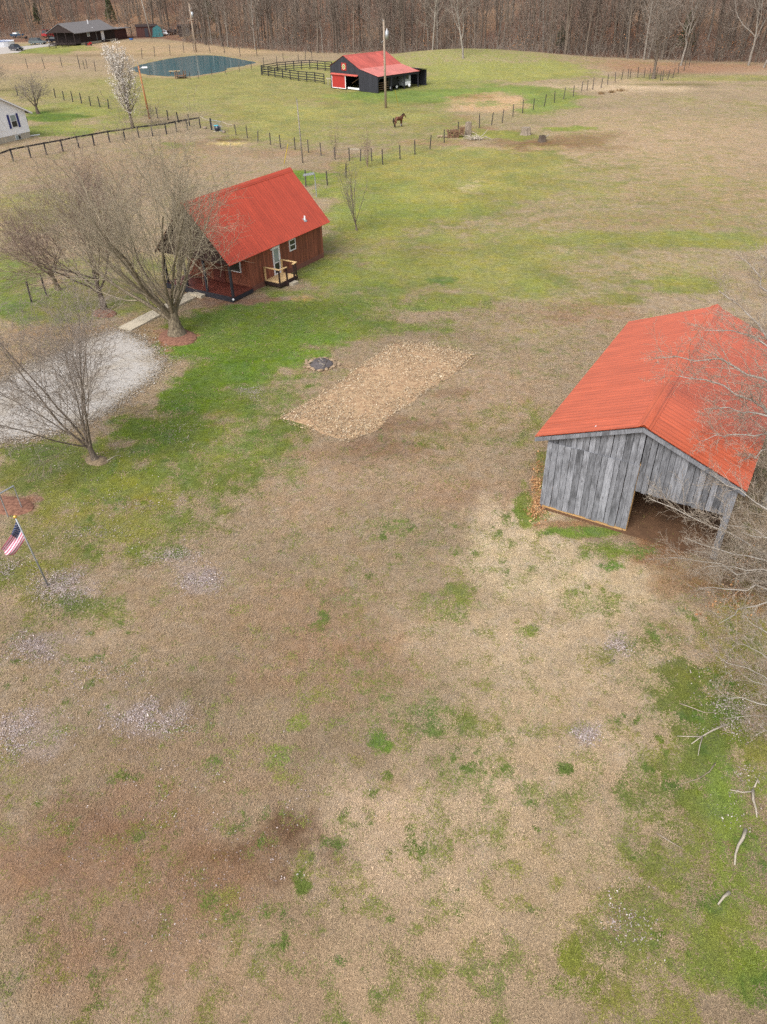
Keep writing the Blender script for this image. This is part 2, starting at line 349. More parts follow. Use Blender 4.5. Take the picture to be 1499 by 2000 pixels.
# kind, px, py, rx, ry, strength, colour, raggedness : where the patch lies, given by a ground point of the photograph and turned into metres
PATCH = [
    # ---- far: pastures and woods floor
    ('d', 400, 170, 520, 55, .9, (160, 146, 98), .2), ('g', 450, 175, 470, 70, .42, (142, 140, 80), .2), ('d', 60, 130, 120, 9, .8, (178, 146, 116), .3),
    ('d', 300, 97, 300, 9, .8, (178, 148, 116), .3), ('g', 60, 100, 70, 8, .6, (124, 136, 66), .3), ('g', 130, 92, 90, 7, .5, (134, 138, 70), .3), ('d', 200, 108, 220, 4, .6, (122, 98, 74), .3),
    ('d', 250, 84, 220, 5, .6, (180, 150, 112), .3), ('d', 440, 82, 80, 7, .6, (188, 150, 112), .3), ('d', 30, 75, 90, 8, .8, (176, 138, 106), .2),
    ('g', 860, 160, 180, 16, .3, (128, 144, 66), .25), ('g', 690, 122, 190, 12, .62, (150, 150, 84), .2), ('g', 930, 135, 200, 22, .62, (150, 150, 82), .25), ('g', 1060, 146, 120, 14, .5, (150, 148, 84), .25),
    ('d', 300, 103, 240, 9, .4, (190, 160, 120), .3),
    ('g', 800, 186, 110, 14, .75, (104, 130, 58), .3), ('g', 960, 186, 130, 22, .62, (112, 138, 60), .25), ('g', 720, 192, 80, 10, .6, (110, 134, 56), .3), ('g', 1060, 190, 80, 30, .6, (122, 142, 66), .3),
    ('d', 930, 150, 130, 3, .7, (112, 106, 66), .4),
    ('d', 945, 198, 92, 19, .95, (196, 160, 120), .15), ('g', 945, 198, 92, 19, -.55, OLIVE, .15), ('d', 915, 188, 40, 7, .7, (150, 108, 74), .4), ('g', 965, 205, 50, 8, .35, (140, 140, 96), .3),
    ('d', 1350, 130, 240, 12, .75, (162, 118, 90), .2), ('g', 1350, 138, 240, 12, -.2, OLIVE, .2), ('g', 1380, 150, 180, 9, .42, (146, 142, 82), .3), ('g', 1080, 140, 100, 7, .3, (150, 144, 84), .3),
    ('d', 1210, 172, 150, 10, .9, (198, 172, 140), .3), ('d', 1300, 156, 130, 5, .6, (196, 168, 130), .3), ('d', 1330, 165, 120, 3, .8, (120, 112, 66), .4),
    # ---- horse pasture
    ('g', 640, 240, 260, 55, .40, (140, 138, 80), .2), ('g', 520, 230, 120, 40, .2, (150, 146, 84), .2), ('d', 640, 188, 90, 12, .55, (128, 100, 76), .35), ('d', 740, 200, 110, 8, .6, (140, 108, 82), .35),
    ('d', 860, 235, 80, 14, .75, (158, 122, 92), .3), ('d', 920, 255, 50, 10, .7, (146, 108, 80), .3), ('d', 840, 280, 70, 8, .7, (158, 120, 92), .3), ('d', 700, 320, 60, 14, .7, (160, 122, 94), .3), ('d', 560, 300, 120, 8, .6, (156, 122, 94), .3),
    ('g', 560, 205, 120, 14, -.15, OLIVE, .3), ('d', 560, 170, 70, 12, .5, (176, 156, 116), .3),
    # ---- white house yard
    ('g', 150, 220, 120, 22, .5, (132, 142, 66), .25), ('g', 100, 228, 70, 10, .75, (86, 116, 42), .3), ('g', 80, 258, 90, 14, .6, (112, 132, 52), .3), ('g', 200, 250, 150, 14, .4, (140, 142, 76), .3), ('d', 120, 240, 60, 8, .55, (180, 154, 116), .3),
    # ---- field to the left of the house
    ('d', 250, 320, 330, 50, .85, (162, 136, 108), .2), ('g', 60, 400, 130, 60, .42, (142, 134, 84), .25), ('g', 30, 560, 90, 70, .62, (110, 132, 56), .3), ('g', 40, 610, 60, 25, .4, (90, 130, 50), .3), ('g', 220, 540, 140, 70, .38, (128, 134, 74), .3), ('g', 150, 610, 130, 30, .42, (116, 126, 60), .3),
    ('d', 60, 600, 120, 5, .6, (108, 84, 62), .4), ('d', 170, 645, 160, 14, .6, (150, 122, 92), .3), ('d', 330, 285, 120, 12, .6, (148, 120, 92), .3), ('d', 455, 272, 40, 5, .9, (98, 68, 52), .35), ('d', 450, 281, 36, 4, .95, (208, 182, 118), .35), ('g', 345, 283, 40, 7, .4, (132, 138, 70), .3),
    ('g', 590, 345, 55, 14, .85, (96, 128, 40), .3), ('d', 620, 330, 60, 10, .4, BROWN, .3), ('d', 690, 340, 70, 9, .55, (146, 110, 82), .3),
    ('d', 335, 525, 45, 45, .6, (186, 166, 120), .3), ('g', 290, 590, 60, 20, .4, (120, 124, 66), .3),
    # ---- middle field
    ('d', 1250, 290, 330, 110, .6, (186, 156, 124), .25), ('d', 1400, 380, 200, 60, .5, (168, 138, 108), .25), ('d', 1300, 430, 220, 14, .5, (158, 126, 96), .3),
    ('g', 820, 360, 190, 55, .60, (128, 138, 58), .3), ('g', 720, 420, 110, 40, .55, (120, 136, 56), .3), ('g', 850, 410, 120, 22, .5, (112, 134, 46), .35), ('d', 915, 365, 32, 16, .9, (206, 180, 144), .35), ('d', 760, 420, 60, 5, .6, (196, 172, 126), .35), ('g', 918, 366, 30, 15, -.6, OLIVE, .3), ('g', 730, 330, 90, 22, .3, (136, 136, 64), .3), ('g', 900, 320, 240, 26, .42, (148, 142, 80), .3),
    ('g', 1180, 470, 300, 24, .5, (130, 138, 66), .3), ('g', 1000, 340, 220, 70, .3, (148, 140, 76), .3), ('g', 1400, 470, 120, 22, .36, (132, 138, 68), .3), ('g', 930, 520, 190, 60, .42, (128, 132, 64), .3), ('g', 800, 530, 110, 40, .42, (122, 130, 58), .3),
    ('g', 880, 592, 90, 18, .62, (112, 132, 54), .3), ('g', 868, 547, 28, 8, .75, (66, 112, 46), .25), ('g', 868, 546, 18, 4, -.5, DGREEN, .2), ('g', 1046, 555, 40, 14, .7, (120, 140, 54), .2), ('g', 1340, 560, 90, 22, .5, (136, 144, 64), .25), ('d', 1250, 520, 120, 20, .5, (180, 154, 118), .3),
    ('d', 1130, 610, 110, 26, .6, (160, 126, 98), .3), ('g', 1200, 585, 60, 10, .35, (124, 130, 60), .3), ('d', 1100, 490, 60, 10, .5, (196, 170, 130), .3),
    ('d', 700, 470, 60, 10, .6, (138, 110, 78), .3), ('g', 640, 530, 70, 30, .62, (112, 126, 50), .3), ('d', 660, 510, 60, 14, .4, (150, 120, 84), .3),
    ('d', 600, 585, 26, 9, .9, (188, 142, 98), .3), ('g', 600, 585, 30, 10, -.9, GREEN, .2),
    # stump hollow
    ('d', 1090, 275, 130, 20, .85, (136, 108, 76), .3), ('d', 1050, 285, 70, 9, .8, (120, 86, 62), .3), ('g', 960, 262, 60, 10, .55, (136, 140, 60), .3), ('g', 1020, 268, 40, 6, .5, (130, 136, 56), .3), ('d', 1060, 290, 50, 6, .75, (190, 156, 120), .35), ('g', 1110, 252, 60, 5, .6, (124, 140, 58), .3), ('d', 960, 292, 60, 6, .6, (190, 160, 112), .3), ('g', 900, 300, 150, 18, .45, (146, 144, 78), .3),
    ('g', 1150, 400, 480, 170, .22, (146, 140, 82), .3), ('g', 760, 480, 180, 60, .35, (128, 132, 62), .3), ('g', 1050, 560, 300, 60, .22, (138, 136, 76), .3), ('g', 1300, 230, 260, 50, .12, (150, 142, 86), .3),
    # ---- green lawn by the house and drive
    ('g', 520, 610, 170, 36, .82, (96, 122, 42), .25), ('g', 700, 575, 170, 40, .45, (110, 128, 54), .3), ('g', 470, 690, 160, 55, .98, (98, 130, 32), .22), ('g', 560, 660, 110, 36, .85, (100, 130, 38), .25), ('g', 390, 770, 120, 55, .9, (98, 128, 38), .25), ('g', 320, 850, 120, 60, .85, (96, 124, 40), .28), ('g', 250, 930, 150, 70, .72, (108, 126, 50), .3),
    ('g', 640, 620, 160, 30, .45, (104, 124, 50), .35), ('g', 400, 640, 90, 40, .8, (100, 122, 46), .25), ('g', 100, 910, 160, 55, .72, (108, 118, 56), .3), ('g', 60, 880, 70, 20, .6, (84, 104, 46), .3),
    ('g', 280, 1000, 160, 60, .52, (128, 130, 58), .3), ('g', 130, 1060, 170, 90, .42, (126, 126, 66), .35), ('g', 330, 1075, 90, 24, .5, (100, 122, 52), .3), ('g', 60, 1130, 110, 60, .42, (120, 122, 60), .35), ('g', 190, 1190, 90, 40, .42, (108, 124, 52), .35), ('g', 70, 1210, 100, 36, .3, (112, 124, 56), .35),
    ('g', 300, 960, 70, 30, .35, (134, 140, 40), .3), ('g', 230, 945, 60, 22, .3, (142, 150, 50), .3), ('g', 400, 905, 90, 50, .5, (112, 130, 50), .35), ('g', 480, 850, 120, 60, .38, (104, 122, 48), .4), ('g', 540, 780, 90, 50, .42, (98, 118, 48), .4), ('g', 420, 960, 120, 60, .3, (98, 124, 48), .4), ('g', 530, 900, 60, 60, .32, (92, 118, 44), .4), ('g', 380, 1030, 80, 30, .3, (96, 122, 46), .4),
    ('d', 330, 675, 50, 26, .75, (160, 120, 84), .3), ('d', 290, 660, 60, 26, .6, (150, 126, 90), .3), ('g', 290, 665, 50, 24, -.5, GREEN, .3), ('d', 290, 745, 70, 46, .6, (184, 164, 132), .3), ('g', 285, 740, 60, 42, -.8, GREEN, .3),
    ('g', 235, 795, 110, 12, .0, GREEN, .3), ('d', 235, 800, 130, 14, .6, (128, 116, 80), .3), ('d', 470, 590, 110, 14, .75, (140, 104, 84), .3), ('g', 480, 585, 90, 10, -.7, GREEN, .3),
    ('d', 620, 710, 70, 26, .75, (160, 134, 104), .3), ('g', 620, 720, 80, 26, -.3, GREEN, .3), ('g', 690, 735, 80, 14, .35, (92, 118, 46), .4), ('g', 720, 640, 150, 20, .5, (100, 124, 46), .4),
    # ---- around the straw bed
    ('d', 830, 790, 30, 70, .0, BROWN, .3), ('d', 800, 830, 110, 16, .7, (138, 108, 84), .3), ('d', 760, 870, 110, 18, .65, (140, 110, 86), .3), ('d', 880, 770, 60, 14, .6, (138, 106, 80), .3), ('d', 720, 890, 160, 26, .5, (152, 120, 94), .3), ('g', 520, 830, 70, 26, .2, DGREEN, .4),
    ('d', 960, 780, 130, 90, .45, (178, 148, 120), .3), ('g', 1010, 660, 140, 60, .22, (134, 132, 76), .4), ('g', 900, 870, 120, 60, .2, (116, 124, 64), .4), ('g', 1000, 830, 90, 40, .2, (124, 126, 70), .4),
    # ---- foreground
    ('d', 640, 960, 260, 70, .5, (176, 148, 120), .3), ('d', 930, 960, 110, 50, .5, (164, 130, 102), .3), ('d', 1010, 1010, 90, 50, .85, (206, 182, 150), .25), ('d', 1030, 1090, 150, 70, .8, (206, 184, 150), .3), ('d', 1150, 1150, 180, 80, .55, (196, 172, 136), .3), ('d', 960, 1240, 170, 80, .45, (200, 172, 140), .3), ('d', 1070, 1400, 200, 160, .35, (196, 168, 132), .3),
    ('d', 560, 1200, 260, 120, .45, (164, 132, 102), .3), ('d', 330, 1500, 260, 140, .35, (166, 136, 108), .3), ('d', 250, 1730, 320, 230, .6, (152, 118, 93), .3), ('d', 560, 1650, 110, 60, .9, (112, 84, 62), .4), ('d', 450, 1700, 140, 60, .5, (138, 106, 80), .4), ('d', 120, 1650, 160, 90, .5, (140, 106, 82), .4), ('d', 650, 1300, 160, 90, .4, (160, 126, 98), .35),
    ('d', 820, 1640, 230, 170, .7, (204, 178, 148), .35), ('d', 780, 1880, 280, 150, .35, (188, 160, 126), .35), ('d', 400, 1930, 260, 90, .3, (182, 152, 122), .35), ('d', 1100, 1700, 180, 180, .3, (196, 170, 130), .35), ('d', 940, 1500, 90, 100, .4, (202, 174, 140), .35),
    ('d', 1060, 1220, 230, 230, .35, (204, 183, 150), .35), ('d', 1010, 1500, 230, 260, .35, (198, 174, 142), .4), ('d', 900, 1800, 330, 220, .3, (194, 168, 136), .4),
    ('g', 850, 1130, 330, 200, .13, (112, 124, 60), .5), ('g', 880, 1180, 60, 30, .4, (112, 128, 60), .4), ('g', 770, 1030, 60, 26, .3, (100, 124, 64), .4), ('g', 900, 1150, 40, 16, .5, (106, 118, 64), .4), ('g', 740, 1330, 50, 30, .42, (98, 122, 54), .4), ('g', 850, 1400, 70, 36, .38, (92, 118, 54), .4), ('g', 742, 1455, 26, 24, .75, (96, 130, 42), .3), ('g', 550, 1480, 40, 24, .4, (98, 130, 48), .4), ('g', 1020, 1235, 30, 20, .45, (96, 132, 42), .4), ('g', 590, 1410, 30, 20, .4, (98, 130, 52), .4), ('g', 700, 1390, 140, 60, .18, (100, 124, 60), .5),
    ('g', 1150, 1180, 60, 30, .4, (96, 130, 46), .4), ('g', 1210, 1075, 80, 26, .52, (94, 126, 46), .35), ('g', 1150, 1040, 90, 12, .7, (96, 128, 48), .3), ('g', 1195, 1108, 26, 10, .7, (88, 130, 40), .3), ('g', 1010, 1450, 200, 150, .2, (110, 126, 70), .5), ('g', 930, 1500, 80, 50, .25, (100, 126, 60), .5), ('g', 1110, 1860, 40, 42, .62, (112, 130, 50), .3), ('g', 1120, 1930, 60, 26, .45, (96, 124, 50), .35), ('g', 980, 1640, 160, 80, .16, (104, 122, 60), .5), ('g', 820, 1750, 240, 160, .1, (112, 126, 62), .5),
    ('g', 20, 1510, 40, 30, .3, OLIVE, .4), ('g', 480, 1800, 60, 40, .18, OLIVE, .5), ('g', 580, 1700, 60, 30, .25, OLIVE, .5), ('g', 810, 1910, 60, 40, .22, (126, 128, 60), .5),
    # ---- right side
    ('g', 1380, 1400, 120, 120, .5, (92, 110, 44), .45), ('g', 1400, 1400, 60, 70, .3, (84, 104, 36), .4), ('g', 1340, 1350, 50, 50, .25, (84, 104, 36), .45), ('g', 1330, 1560, 140, 160, .34, (104, 118, 52), .5), ('g', 1440, 1700, 120, 210, .42, (108, 128, 50), .45), ('g', 1415, 1600, 40, 160, .4, (116, 142, 46), .4), ('g', 1330, 1830, 180, 200, .26, (112, 124, 54), .5), ('g', 1440, 1600, 90, 330, .3, (110, 130, 50), .4), ('g', 1470, 1900, 100, 150, .34, (118, 138, 50), .45), ('g', 1250, 1650, 140, 220, .18, (106, 118, 58), .5), ('g', 1460, 1330, 70, 90, .3, (110, 118, 52), .45), ('g', 1290, 1270, 120, 90, .3, (118, 122, 66), .45), ('g', 1440, 1230, 90, 60, .42, (128, 128, 58), .4), ('d', 1450, 1180, 60, 26, .6, (168, 130, 74), .4), ('d', 1330, 1120, 70, 30, .6, (158, 122, 84), .35), ('d', 1290, 1080, 60, 30, .8, (140, 102, 70), .3), ('d', 1350, 1150, 90, 26, .6, (150, 114, 82), .4), ('g', 1480, 1480, 40, 60, .3, (130, 120, 60), .4), ('d', 1440, 1640, 22, 40, .6, (124, 86, 60), .4), ('d', 1470, 1100, 60, 60, .7, (112, 86, 66), .4), ('d', 1230, 1790, 46, 60, .55, (132, 104, 82), .4), ('d', 1430, 1400, 50, 40, .35, (150, 138, 122), .5),
    # barn skirt
    ('d', 1052, 965, 24, 66, .8, (186, 140, 94), .3), ('g', 1024, 985, 20, 46, .75, (122, 132, 50), .25), ('g', 1035, 1010, 34, 18, .7, (118, 134, 52), .3), ('g', 1060, 930, 18, 60, .45, (116, 126, 52), .3), ('g', 1050, 830, 40, 60, .3, (112, 122, 54), .4), ('d', 1130, 1025, 90, 8, .8, (160, 122, 86), .25), ('d', 1300, 1040, 90, 40, .9, (124, 90, 62), .2), ('g', 1300, 1035, 70, 36, -.9, GREEN, .2),
    # petals show as a paler, greyer litter
    ('d', 390, 1130, 46, 32, .7, PETAL, .3), ('d', 130, 1150, 60, 32, .6, PETAL, .35), ('d', 90, 1262, 66, 34, .65, PETAL, .35), ('d', 290, 1398, 80, 40, .6, PETAL, .35), ('d', 60, 1435, 70, 55, .55, PETAL, .4), ('d', 490, 768, 30, 16, .8, (176, 162, 146), .3), ('d', 1205, 1262, 26, 32, .6, PETAL, .35), ('d', 1145, 1428, 26, 32, .6, PETAL, .35), ('d', 330, 1085, 60, 16, .5, PETAL, .4),
    ('d', 20, 985, 60, 20, .85, (158, 112, 88), .3), ('g', 20, 985, 60, 20, -.9, GREEN, .2),
    ('d', 188, 900, 32, 15, .9, (150, 124, 96), .3), ('g', 188, 900, 32, 15, -.7, GREEN, .2), ('d', 348, 660, 42, 17, .9, (152, 88, 66), .2), ('g', 348, 660, 42, 17, -.9, GREEN, .2),
    ('d', 697, 455, 26, 7, .6, (132, 112, 74), .3),
]
def softer(c):
    y = c @ np.array([.3, .6, .1]); return (c * .78 + y * .22 * np.array([1.15, 1.0, .6])) * np.array([1.12, 1.10, .9])
def patch_frames():
    out = []
    for (k, px, py, rx, ry, s, c, rg) in PATCH:
        o = at(px, py)[:2]; e1 = at(px + rx, py)[:2] - o; e2 = at(px, py + ry)[:2] - o
        out.append((k, o, np.linalg.inv(np.array([e1, e2]).T), s, softer(lin(c) / EXPK) if k == 'g' else lin(c) / EXPK, rg, max(np.linalg.norm(e1), np.linalg.norm(e2))))
    return out
PF = patch_frames()

def paint(x, y):
    """colours of the dry and of the green grass at ground points, and how much of the ground the green covers"""
    dry = np.tile(lin(TAN) / EXPK, (len(x), 1)); grn = np.tile(lin((132, 132, 70)) / EXPK, (len(x), 1)); g = .10 + .14 * sstep(30, 60, np.hypot(x, y))
    n1 = fbm(x, y, .16, 4, 3); n2 = fbm(x, y, .6, 5, 9); n3 = fbm(x, y, 2.3, 3, 21)
    dry *= (1 + .55 * (n1 - .5) + .35 * (n2 - .5))[:, None]
    b = sstep(.5, .72, n2 * .6 + n1 * .4)[:, None] * .5
    dry = dry * (1 - b) + lin(BROWN) / EXPK * b
    g += .5 * (sstep(.58, .8, n1) * .3 + sstep(.6, .8, n3) * .14)
    for (k, o, Mi, s, c, rg, size) in PF:
        d = np.stack([x - o[0], y - o[1]]); q = Mi @ d; r = np.sqrt(q[0] ** 2 + q[1] ** 2)
        sel = r < 1.9
        if not sel.any(): continue
        f = 2.2 / max(size, .3)
        nz = fbm(x[sel], y[sel], f, 4, 31) - .5
        w = sstep(1.32 if k == 'd' else 1.22, .38 if k == 'd' else .5, r[sel] + nz * (1.2 + 3.0 * rg) * .8) * abs(s)
        if k == 'd':
            dry[sel] = dry[sel] * (1 - w[:, None]) + c * (.84 + .32 * n2[sel])[:, None] * w[:, None]
        elif s >= 0:
            grn[sel] = grn[sel] * (1 - np.minimum(1, w * 1.3)[:, None]) + c * np.minimum(1, w * 1.3)[:, None]
            g[sel] = np.maximum(g[sel], 0) + w * (1 - np.clip(g[sel], 0, 1) * .6)
        else:
            g[sel] -= w
    v1 = fbm(x, y, .9, 4, 61) - .5; v2 = fbm(x, y, .35, 3, 67) - .5
    grn *= np.stack([1 + .55 * v1 + .5 * v2, 1 + .2 * v1 + .5 * v2, 1 - .1 * v1 + .5 * v2], 1)
    m_ = np.exp(-(x - 17) ** 2 / (2 * 24.0 ** 2) - (y - 163) ** 2 / (2 * 12.0 ** 2)); grn = grn * (1 - m_[:, None]) + lin((146, 146, 82)) / EXPK * m_[:, None]; g = np.maximum(g, .62 * m_)
    n4 = fbm(x, y, 2.1, 4, 83); n5 = fbm(x, y, .22, 3, 87); tuft = sstep(.64, .74, n4) * sstep(.42, .62, n5) * sstep(60, 25, np.hypot(x, y)) * np.clip(1 - 2 * np.maximum(0, -g), 0, 1)
    grn = grn * (1 - .6 * tuft[:, None]) + lin((82, 110, 46)) / EXPK * .6 * tuft[:, None]; g = np.where(g > -.1, g + .38 * tuft, g)
    # floor of the woods
    s = sstep(-1.5, 5, y - edge_y(x) + 7 * (fbm(x, y, .08, 4, 77) - .5))
    far = y > 100
    s = np.where(far, s, 0)
    lit = lin((122, 92, 75)) / EXPK * (.7 + .6 * n2)[:, None]
    pale = sstep(.5, .7, fbm(x, y, .09, 3, 55))[:, None] * .4 * sstep(8, 24, y - edge_y(x))[:, None]
    lit = lit * (1 - pale) + lin((178, 146, 112)) / EXPK * pale
    dry = dry * (1 - s[:, None]) + lit * s[:, None]; g = g * (1 - s)
    return np.clip(dry, .005, .8), np.clip(grn, .005, .8), np.clip(g, 0, 1.05)

def set_attr(me, name, arr):
    if arr.ndim == 1:
        a = me.attributes.new(name, 'FLOAT', 'POINT'); a.data.foreach_set('value', arr.astype(np.float32))
    else:
        a = me.attributes.new(name, 'FLOAT_COLOR', 'POINT')
        c = np.ones((len(arr), 4), np.float32); c[:, :3] = arr; a.data.foreach_set('color', c.ravel())
def mesh_np(name, v, f, mat, smooth=False):
    me = bpy.data.meshes.new(name); k = f.shape[1]
    me.vertices.add(len(v)); me.vertices.foreach_set('co', v.astype(np.float32).ravel())
    me.loops.add(f.size); me.loops.foreach_set('vertex_index', f.astype(np.int32).ravel())
    me.polygons.add(len(f)); me.polygons.foreach_set('loop_start', np.arange(0, f.size, k, dtype=np.int32)); me.polygons.foreach_set('loop_total', np.full(len(f), k, np.int32))
    if smooth: me.polygons.foreach_set('use_smooth', np.ones(len(f), bool))
    me.materials.append(mat); me.update(calc_edges=True); return me

def ground_material():
    m = bpy.data.materials.new('grass_and_soil'); n, l = nodes_of(m); bs = n['Principled BSDF']
    tc = n.new('ShaderNodeTexCoord')
    def attr(nm):
        a = n.new('ShaderNodeAttribute'); a.attribute_name = nm; return a
    def noise(sc, det, ro):
        z = n.new('ShaderNodeTexNoise'); z.inputs['Scale'].default_value = sc; z.inputs['Detail'].default_value = det; z.inputs['Roughness'].default_value = ro
        l.new(tc.outputs['Object'], z.inputs['Vector']); return z
    def math_(op, a, b=None):
        k = n.new('ShaderNodeMath'); k.operation = op
        for i, q in enumerate((a, b)):
            if q is None: continue
            if isinstance(q, (int, float)): k.inputs[i].default_value = q
            else: l.new(q, k.inputs[i])
        return k.outputs[0]
    na = noise(.75, 10, .74); nb = noise(12.0, 6, .75)
    mixn = math_('ADD', math_('MULTIPLY', math_('SUBTRACT', na.outputs['Fac'], .5), 1.5), math_('MULTIPLY', math_('SUBTRACT', nb.outputs['Fac'], .5), 1.7))
    mixn = math_('ADD', mixn, .5)
    thr = math_('SUBTRACT', 1.0, attr('g').outputs['Fac'])
    mr = n.new('ShaderNodeMapRange'); mr.interpolation_type = 'SMOOTHSTEP'
    l.new(mixn, mr.inputs['Value']); l.new(math_('SUBTRACT', thr, .27), mr.inputs['From Min']); l.new(math_('ADD', thr, .21), mr.inputs['From Max'])
    mx = n.new('ShaderNodeMix'); mx.data_type = 'RGBA'
    l.new(mr.outputs[0], mx.inputs[0]); l.new(attr('dry').outputs['Color'], mx.inputs[6]); l.new(attr('grn').outputs['Color'], mx.inputs[7])
    nc = noise(34, 5, .75); nd = noise(3.1, 6, .7)
    val = math_('ADD', math_('MULTIPLY', math_('SUBTRACT', nc.outputs['Fac'], .5), 2.0), math_('MULTIPLY', math_('SUBTRACT', nd.outputs['Fac'], .5), 1.3))
    val = n_val = math_('MAXIMUM', math_('ADD', val, 1.0), .3)
    hs = n.new('ShaderNodeHueSaturation'); l.new(val, hs.inputs['Value']); l.new(mx.outputs[2], hs.inputs['Color'])
    ne = noise(1.7, 5, .7); sat = math_('ADD', math_('MULTIPLY', math_('SUBTRACT', ne.outputs['Fac'], .5), .9), .94); l.new(sat, hs.inputs['Saturation'])
    l.new(hs.outputs[0], bs.inputs['Base Color']); bs.inputs['Roughness'].default_value = 1.0; bs.inputs['Specular IOR Level'].default_value = .05
    bp = n.new('ShaderNodeBump'); bp.inputs['Strength'].default_value = .8; bp.inputs['Distance'].default_value = .05
    hh = math_('ADD', math_('MULTIPLY', nc.outputs['Fac'], .8), nb.outputs['Fac']); l.new(hh, bp.inputs['Height']); l.new(bp.outputs[0], bs.inputs['Normal'])
    return m
M['ground'] = ground_material()

def make_ground():
    r = [0.0, 1.0, 2.0, 3.0]
    while r[-1] < 40: r.append(r[-1] * 1.0075)
    while r[-1] < 330: r.append(r[-1] * 1.0085)
    while r[-1] < 1500: r.append(r[-1] * 1.12)
    r = np.array(r[1:])
    a = np.concatenate([np.linspace(-54, 54, 700), np.arange(57, 305, 3.0)]); a = np.radians(90 - a)
    R, A = np.meshgrid(r, a, indexing='ij')
    x = (R * np.cos(A)).ravel(); y = (R * np.sin(A)).ravel()
    z = zg(x, y) + np.where(R.ravel() < 80, .05 * (fbm(x, y, .25, 4, 41) - .5), .05 * (fbm(x, y, .25, 2, 41) - .5))
    nr, na = len(r), len(a)
    i = np.arange(nr - 1)[:, None] * na; j = np.arange(na)[None, :]; j2 = (j + 1) % na
    f = np.stack([i + j, i + na + j, i + na + j2, i + j2], -1).reshape(-1, 4)[:, ::-1]
    v = np.stack([x, y, z], 1)
    v = np.vstack([v, [[0, 0, 0]]])
    me = mesh_np('ground', v, f, M['ground'], True)
    xx, yy = v[:, 0], v[:, 1]
    dry, grn, g = paint(xx, yy)
    set_attr(me, 'dry', dry); set_attr(me, 'grn', grn); set_attr(me, 'g', g)
    o = link('ground', me); tag(o, kind='structure')
    return o
make_ground()

M['blade'] = attr_mat('grass_blade')
def make_blades():
    N = 660000
    # density falls off with distance, as far as single blades can be seen
    u = nrg.random(N); r = 4.4 * (42 / 4.4) ** (u ** .85)
    a = np.radians(90 - (nrg.random(N) * 106 - 53) * np.interp(r, [4.4, 9, 14, 42], [1.0, 1.0, .82, .66]))
    x = r * np.cos(a); y = r * np.sin(a)
    keep = np.ones(N, bool)
    for poly in NO_GRASS: keep &= ~inside(poly, x, y)
    x = x[keep]; y = y[keep]; r = r[keep]; N = len(x)
    dry, grn, g = paint(x, y)
    cl = fbm(x, y, 2.6, 5, 91)
    isg = (cl - .5) * 2.6 + .5 + nrg.normal(0, .22, N) > 1 - g
    c = np.where(isg[:, None], grn, dry) * np.exp(nrg.normal(0, .16, N))[:, None] * np.where(isg, 1.0, 1.02)[:, None]
    az = nrg.random(N) * 6.283; el = np.abs(nrg.normal(.24, .24, N)); L = nrg.uniform(.03, .075, N) * (1 + r / 60); w = nrg.uniform(.006, .012, N) * (1 + r / 22)
    z = np.zeros(N) + .012
    dx, dy, dz = np.cos(az) * np.cos(el) * L, np.sin(az) * np.cos(el) * L, np.sin(el) * L
    px_, py_ = -np.sin(az) * w / 2, np.cos(az) * w / 2
    v = np.empty((N, 3, 3)); v[:, 0] = np.stack([x + px_, y + py_, z], 1); v[:, 1] = np.stack([x - px_, y - py_, z], 1); v[:, 2] = np.stack([x + dx, y + dy, z + dz], 1)
    me = mesh_np('grass_blades', v.reshape(-1, 3), np.arange(N * 3).reshape(-1, 3), M['blade'])
    set_attr(me, 'Col', np.repeat(np.clip(c, .005, .8), 3, 0))
    tag(link('grass_blades', me), 'short dry and green grass blades of the lawn', 'grass', kind='stuff')

def inside(poly, x, y):
    poly = np.asarray(poly); c = np.zeros(len(x), bool); n = len(poly)
    for i in range(n):
        x1, y1 = poly[i]; x2, y2 = poly[(i + 1) % n]
        k = ((y1 > y) != (y2 > y)); t = (x2 - x1) * (y - y1) / ((y2 - y1) if y2 != y1 else 1e-9) + x1
        c ^= k & (x < t)
    return c
def ragged(poly, step, amp, seed):
    """outline with more points, pushed about by noise"""
    poly = np.asarray(poly, float); out = []
    for i in range(len(poly)):
        a, b = poly[i], poly[(i + 1) % len(poly)]; n = max(1, int(np.linalg.norm(b - a) / step))
        for k in range(n): out.append(a + (b - a) * k / n)
    out = np.array(out); d = np.roll(out, -1, 0) - np.roll(out, 1, 0); nn = np.stack([d[:, 1], -d[:, 0]], 1) / (np.linalg.norm(d, axis=1)[:, None] + 1e-9)
    return out + nn * ((fbm(out[:, 0], out[:, 1], .9, 5, seed) - .5) * 2 * amp)[:, None]
def sheet(name, outline, z, mat, step=.25, dome=.0, seed=1):
    """thin earth sheet with a soft rim: a grid clipped to an outline"""
    import mathutils.geometry as mg
    b = MB(); n = len(outline)
    c = outline.mean(0); P = []
    rings = [1.0, .99, .975, .8, .6, .4, .2]
    hs = [-.03, z * .7, z, z + dome * .5, z + dome * .8, z + dome, z + dome]
    for s, h in zip(rings, hs):
        for p in outline: q = c + (p - c) * s; P.append((q[0], q[1], h + float(zg(q[0], q[1]))))
    P.append((c[0], c[1], z + dome + float(zg(c[0], c[1]))))
    f = []
    for k in range(len(rings) - 1):
        for i in range(n): f.append((k * n + i, k * n + (i + 1) % n, (k + 1) * n + (i + 1) % n, (k + 1) * n + i))
    k = (len(rings) - 1) * n
    for i in range(n): f.append((k + i, k + (i + 1) % n, len(P) - 1))
    b.add(P, f); return b.build(name, mat, None, True)
A2 = lambda *p: [tuple(at(x, y)[:2]) for x, y in p]
def ccw(p):
    p = np.asarray(p, float); s = np.sum(p[:, 0] * np.roll(p[:, 1], -1) - np.roll(p[:, 0], -1) * p[:, 1]); return p if s > 0 else p[::-1]
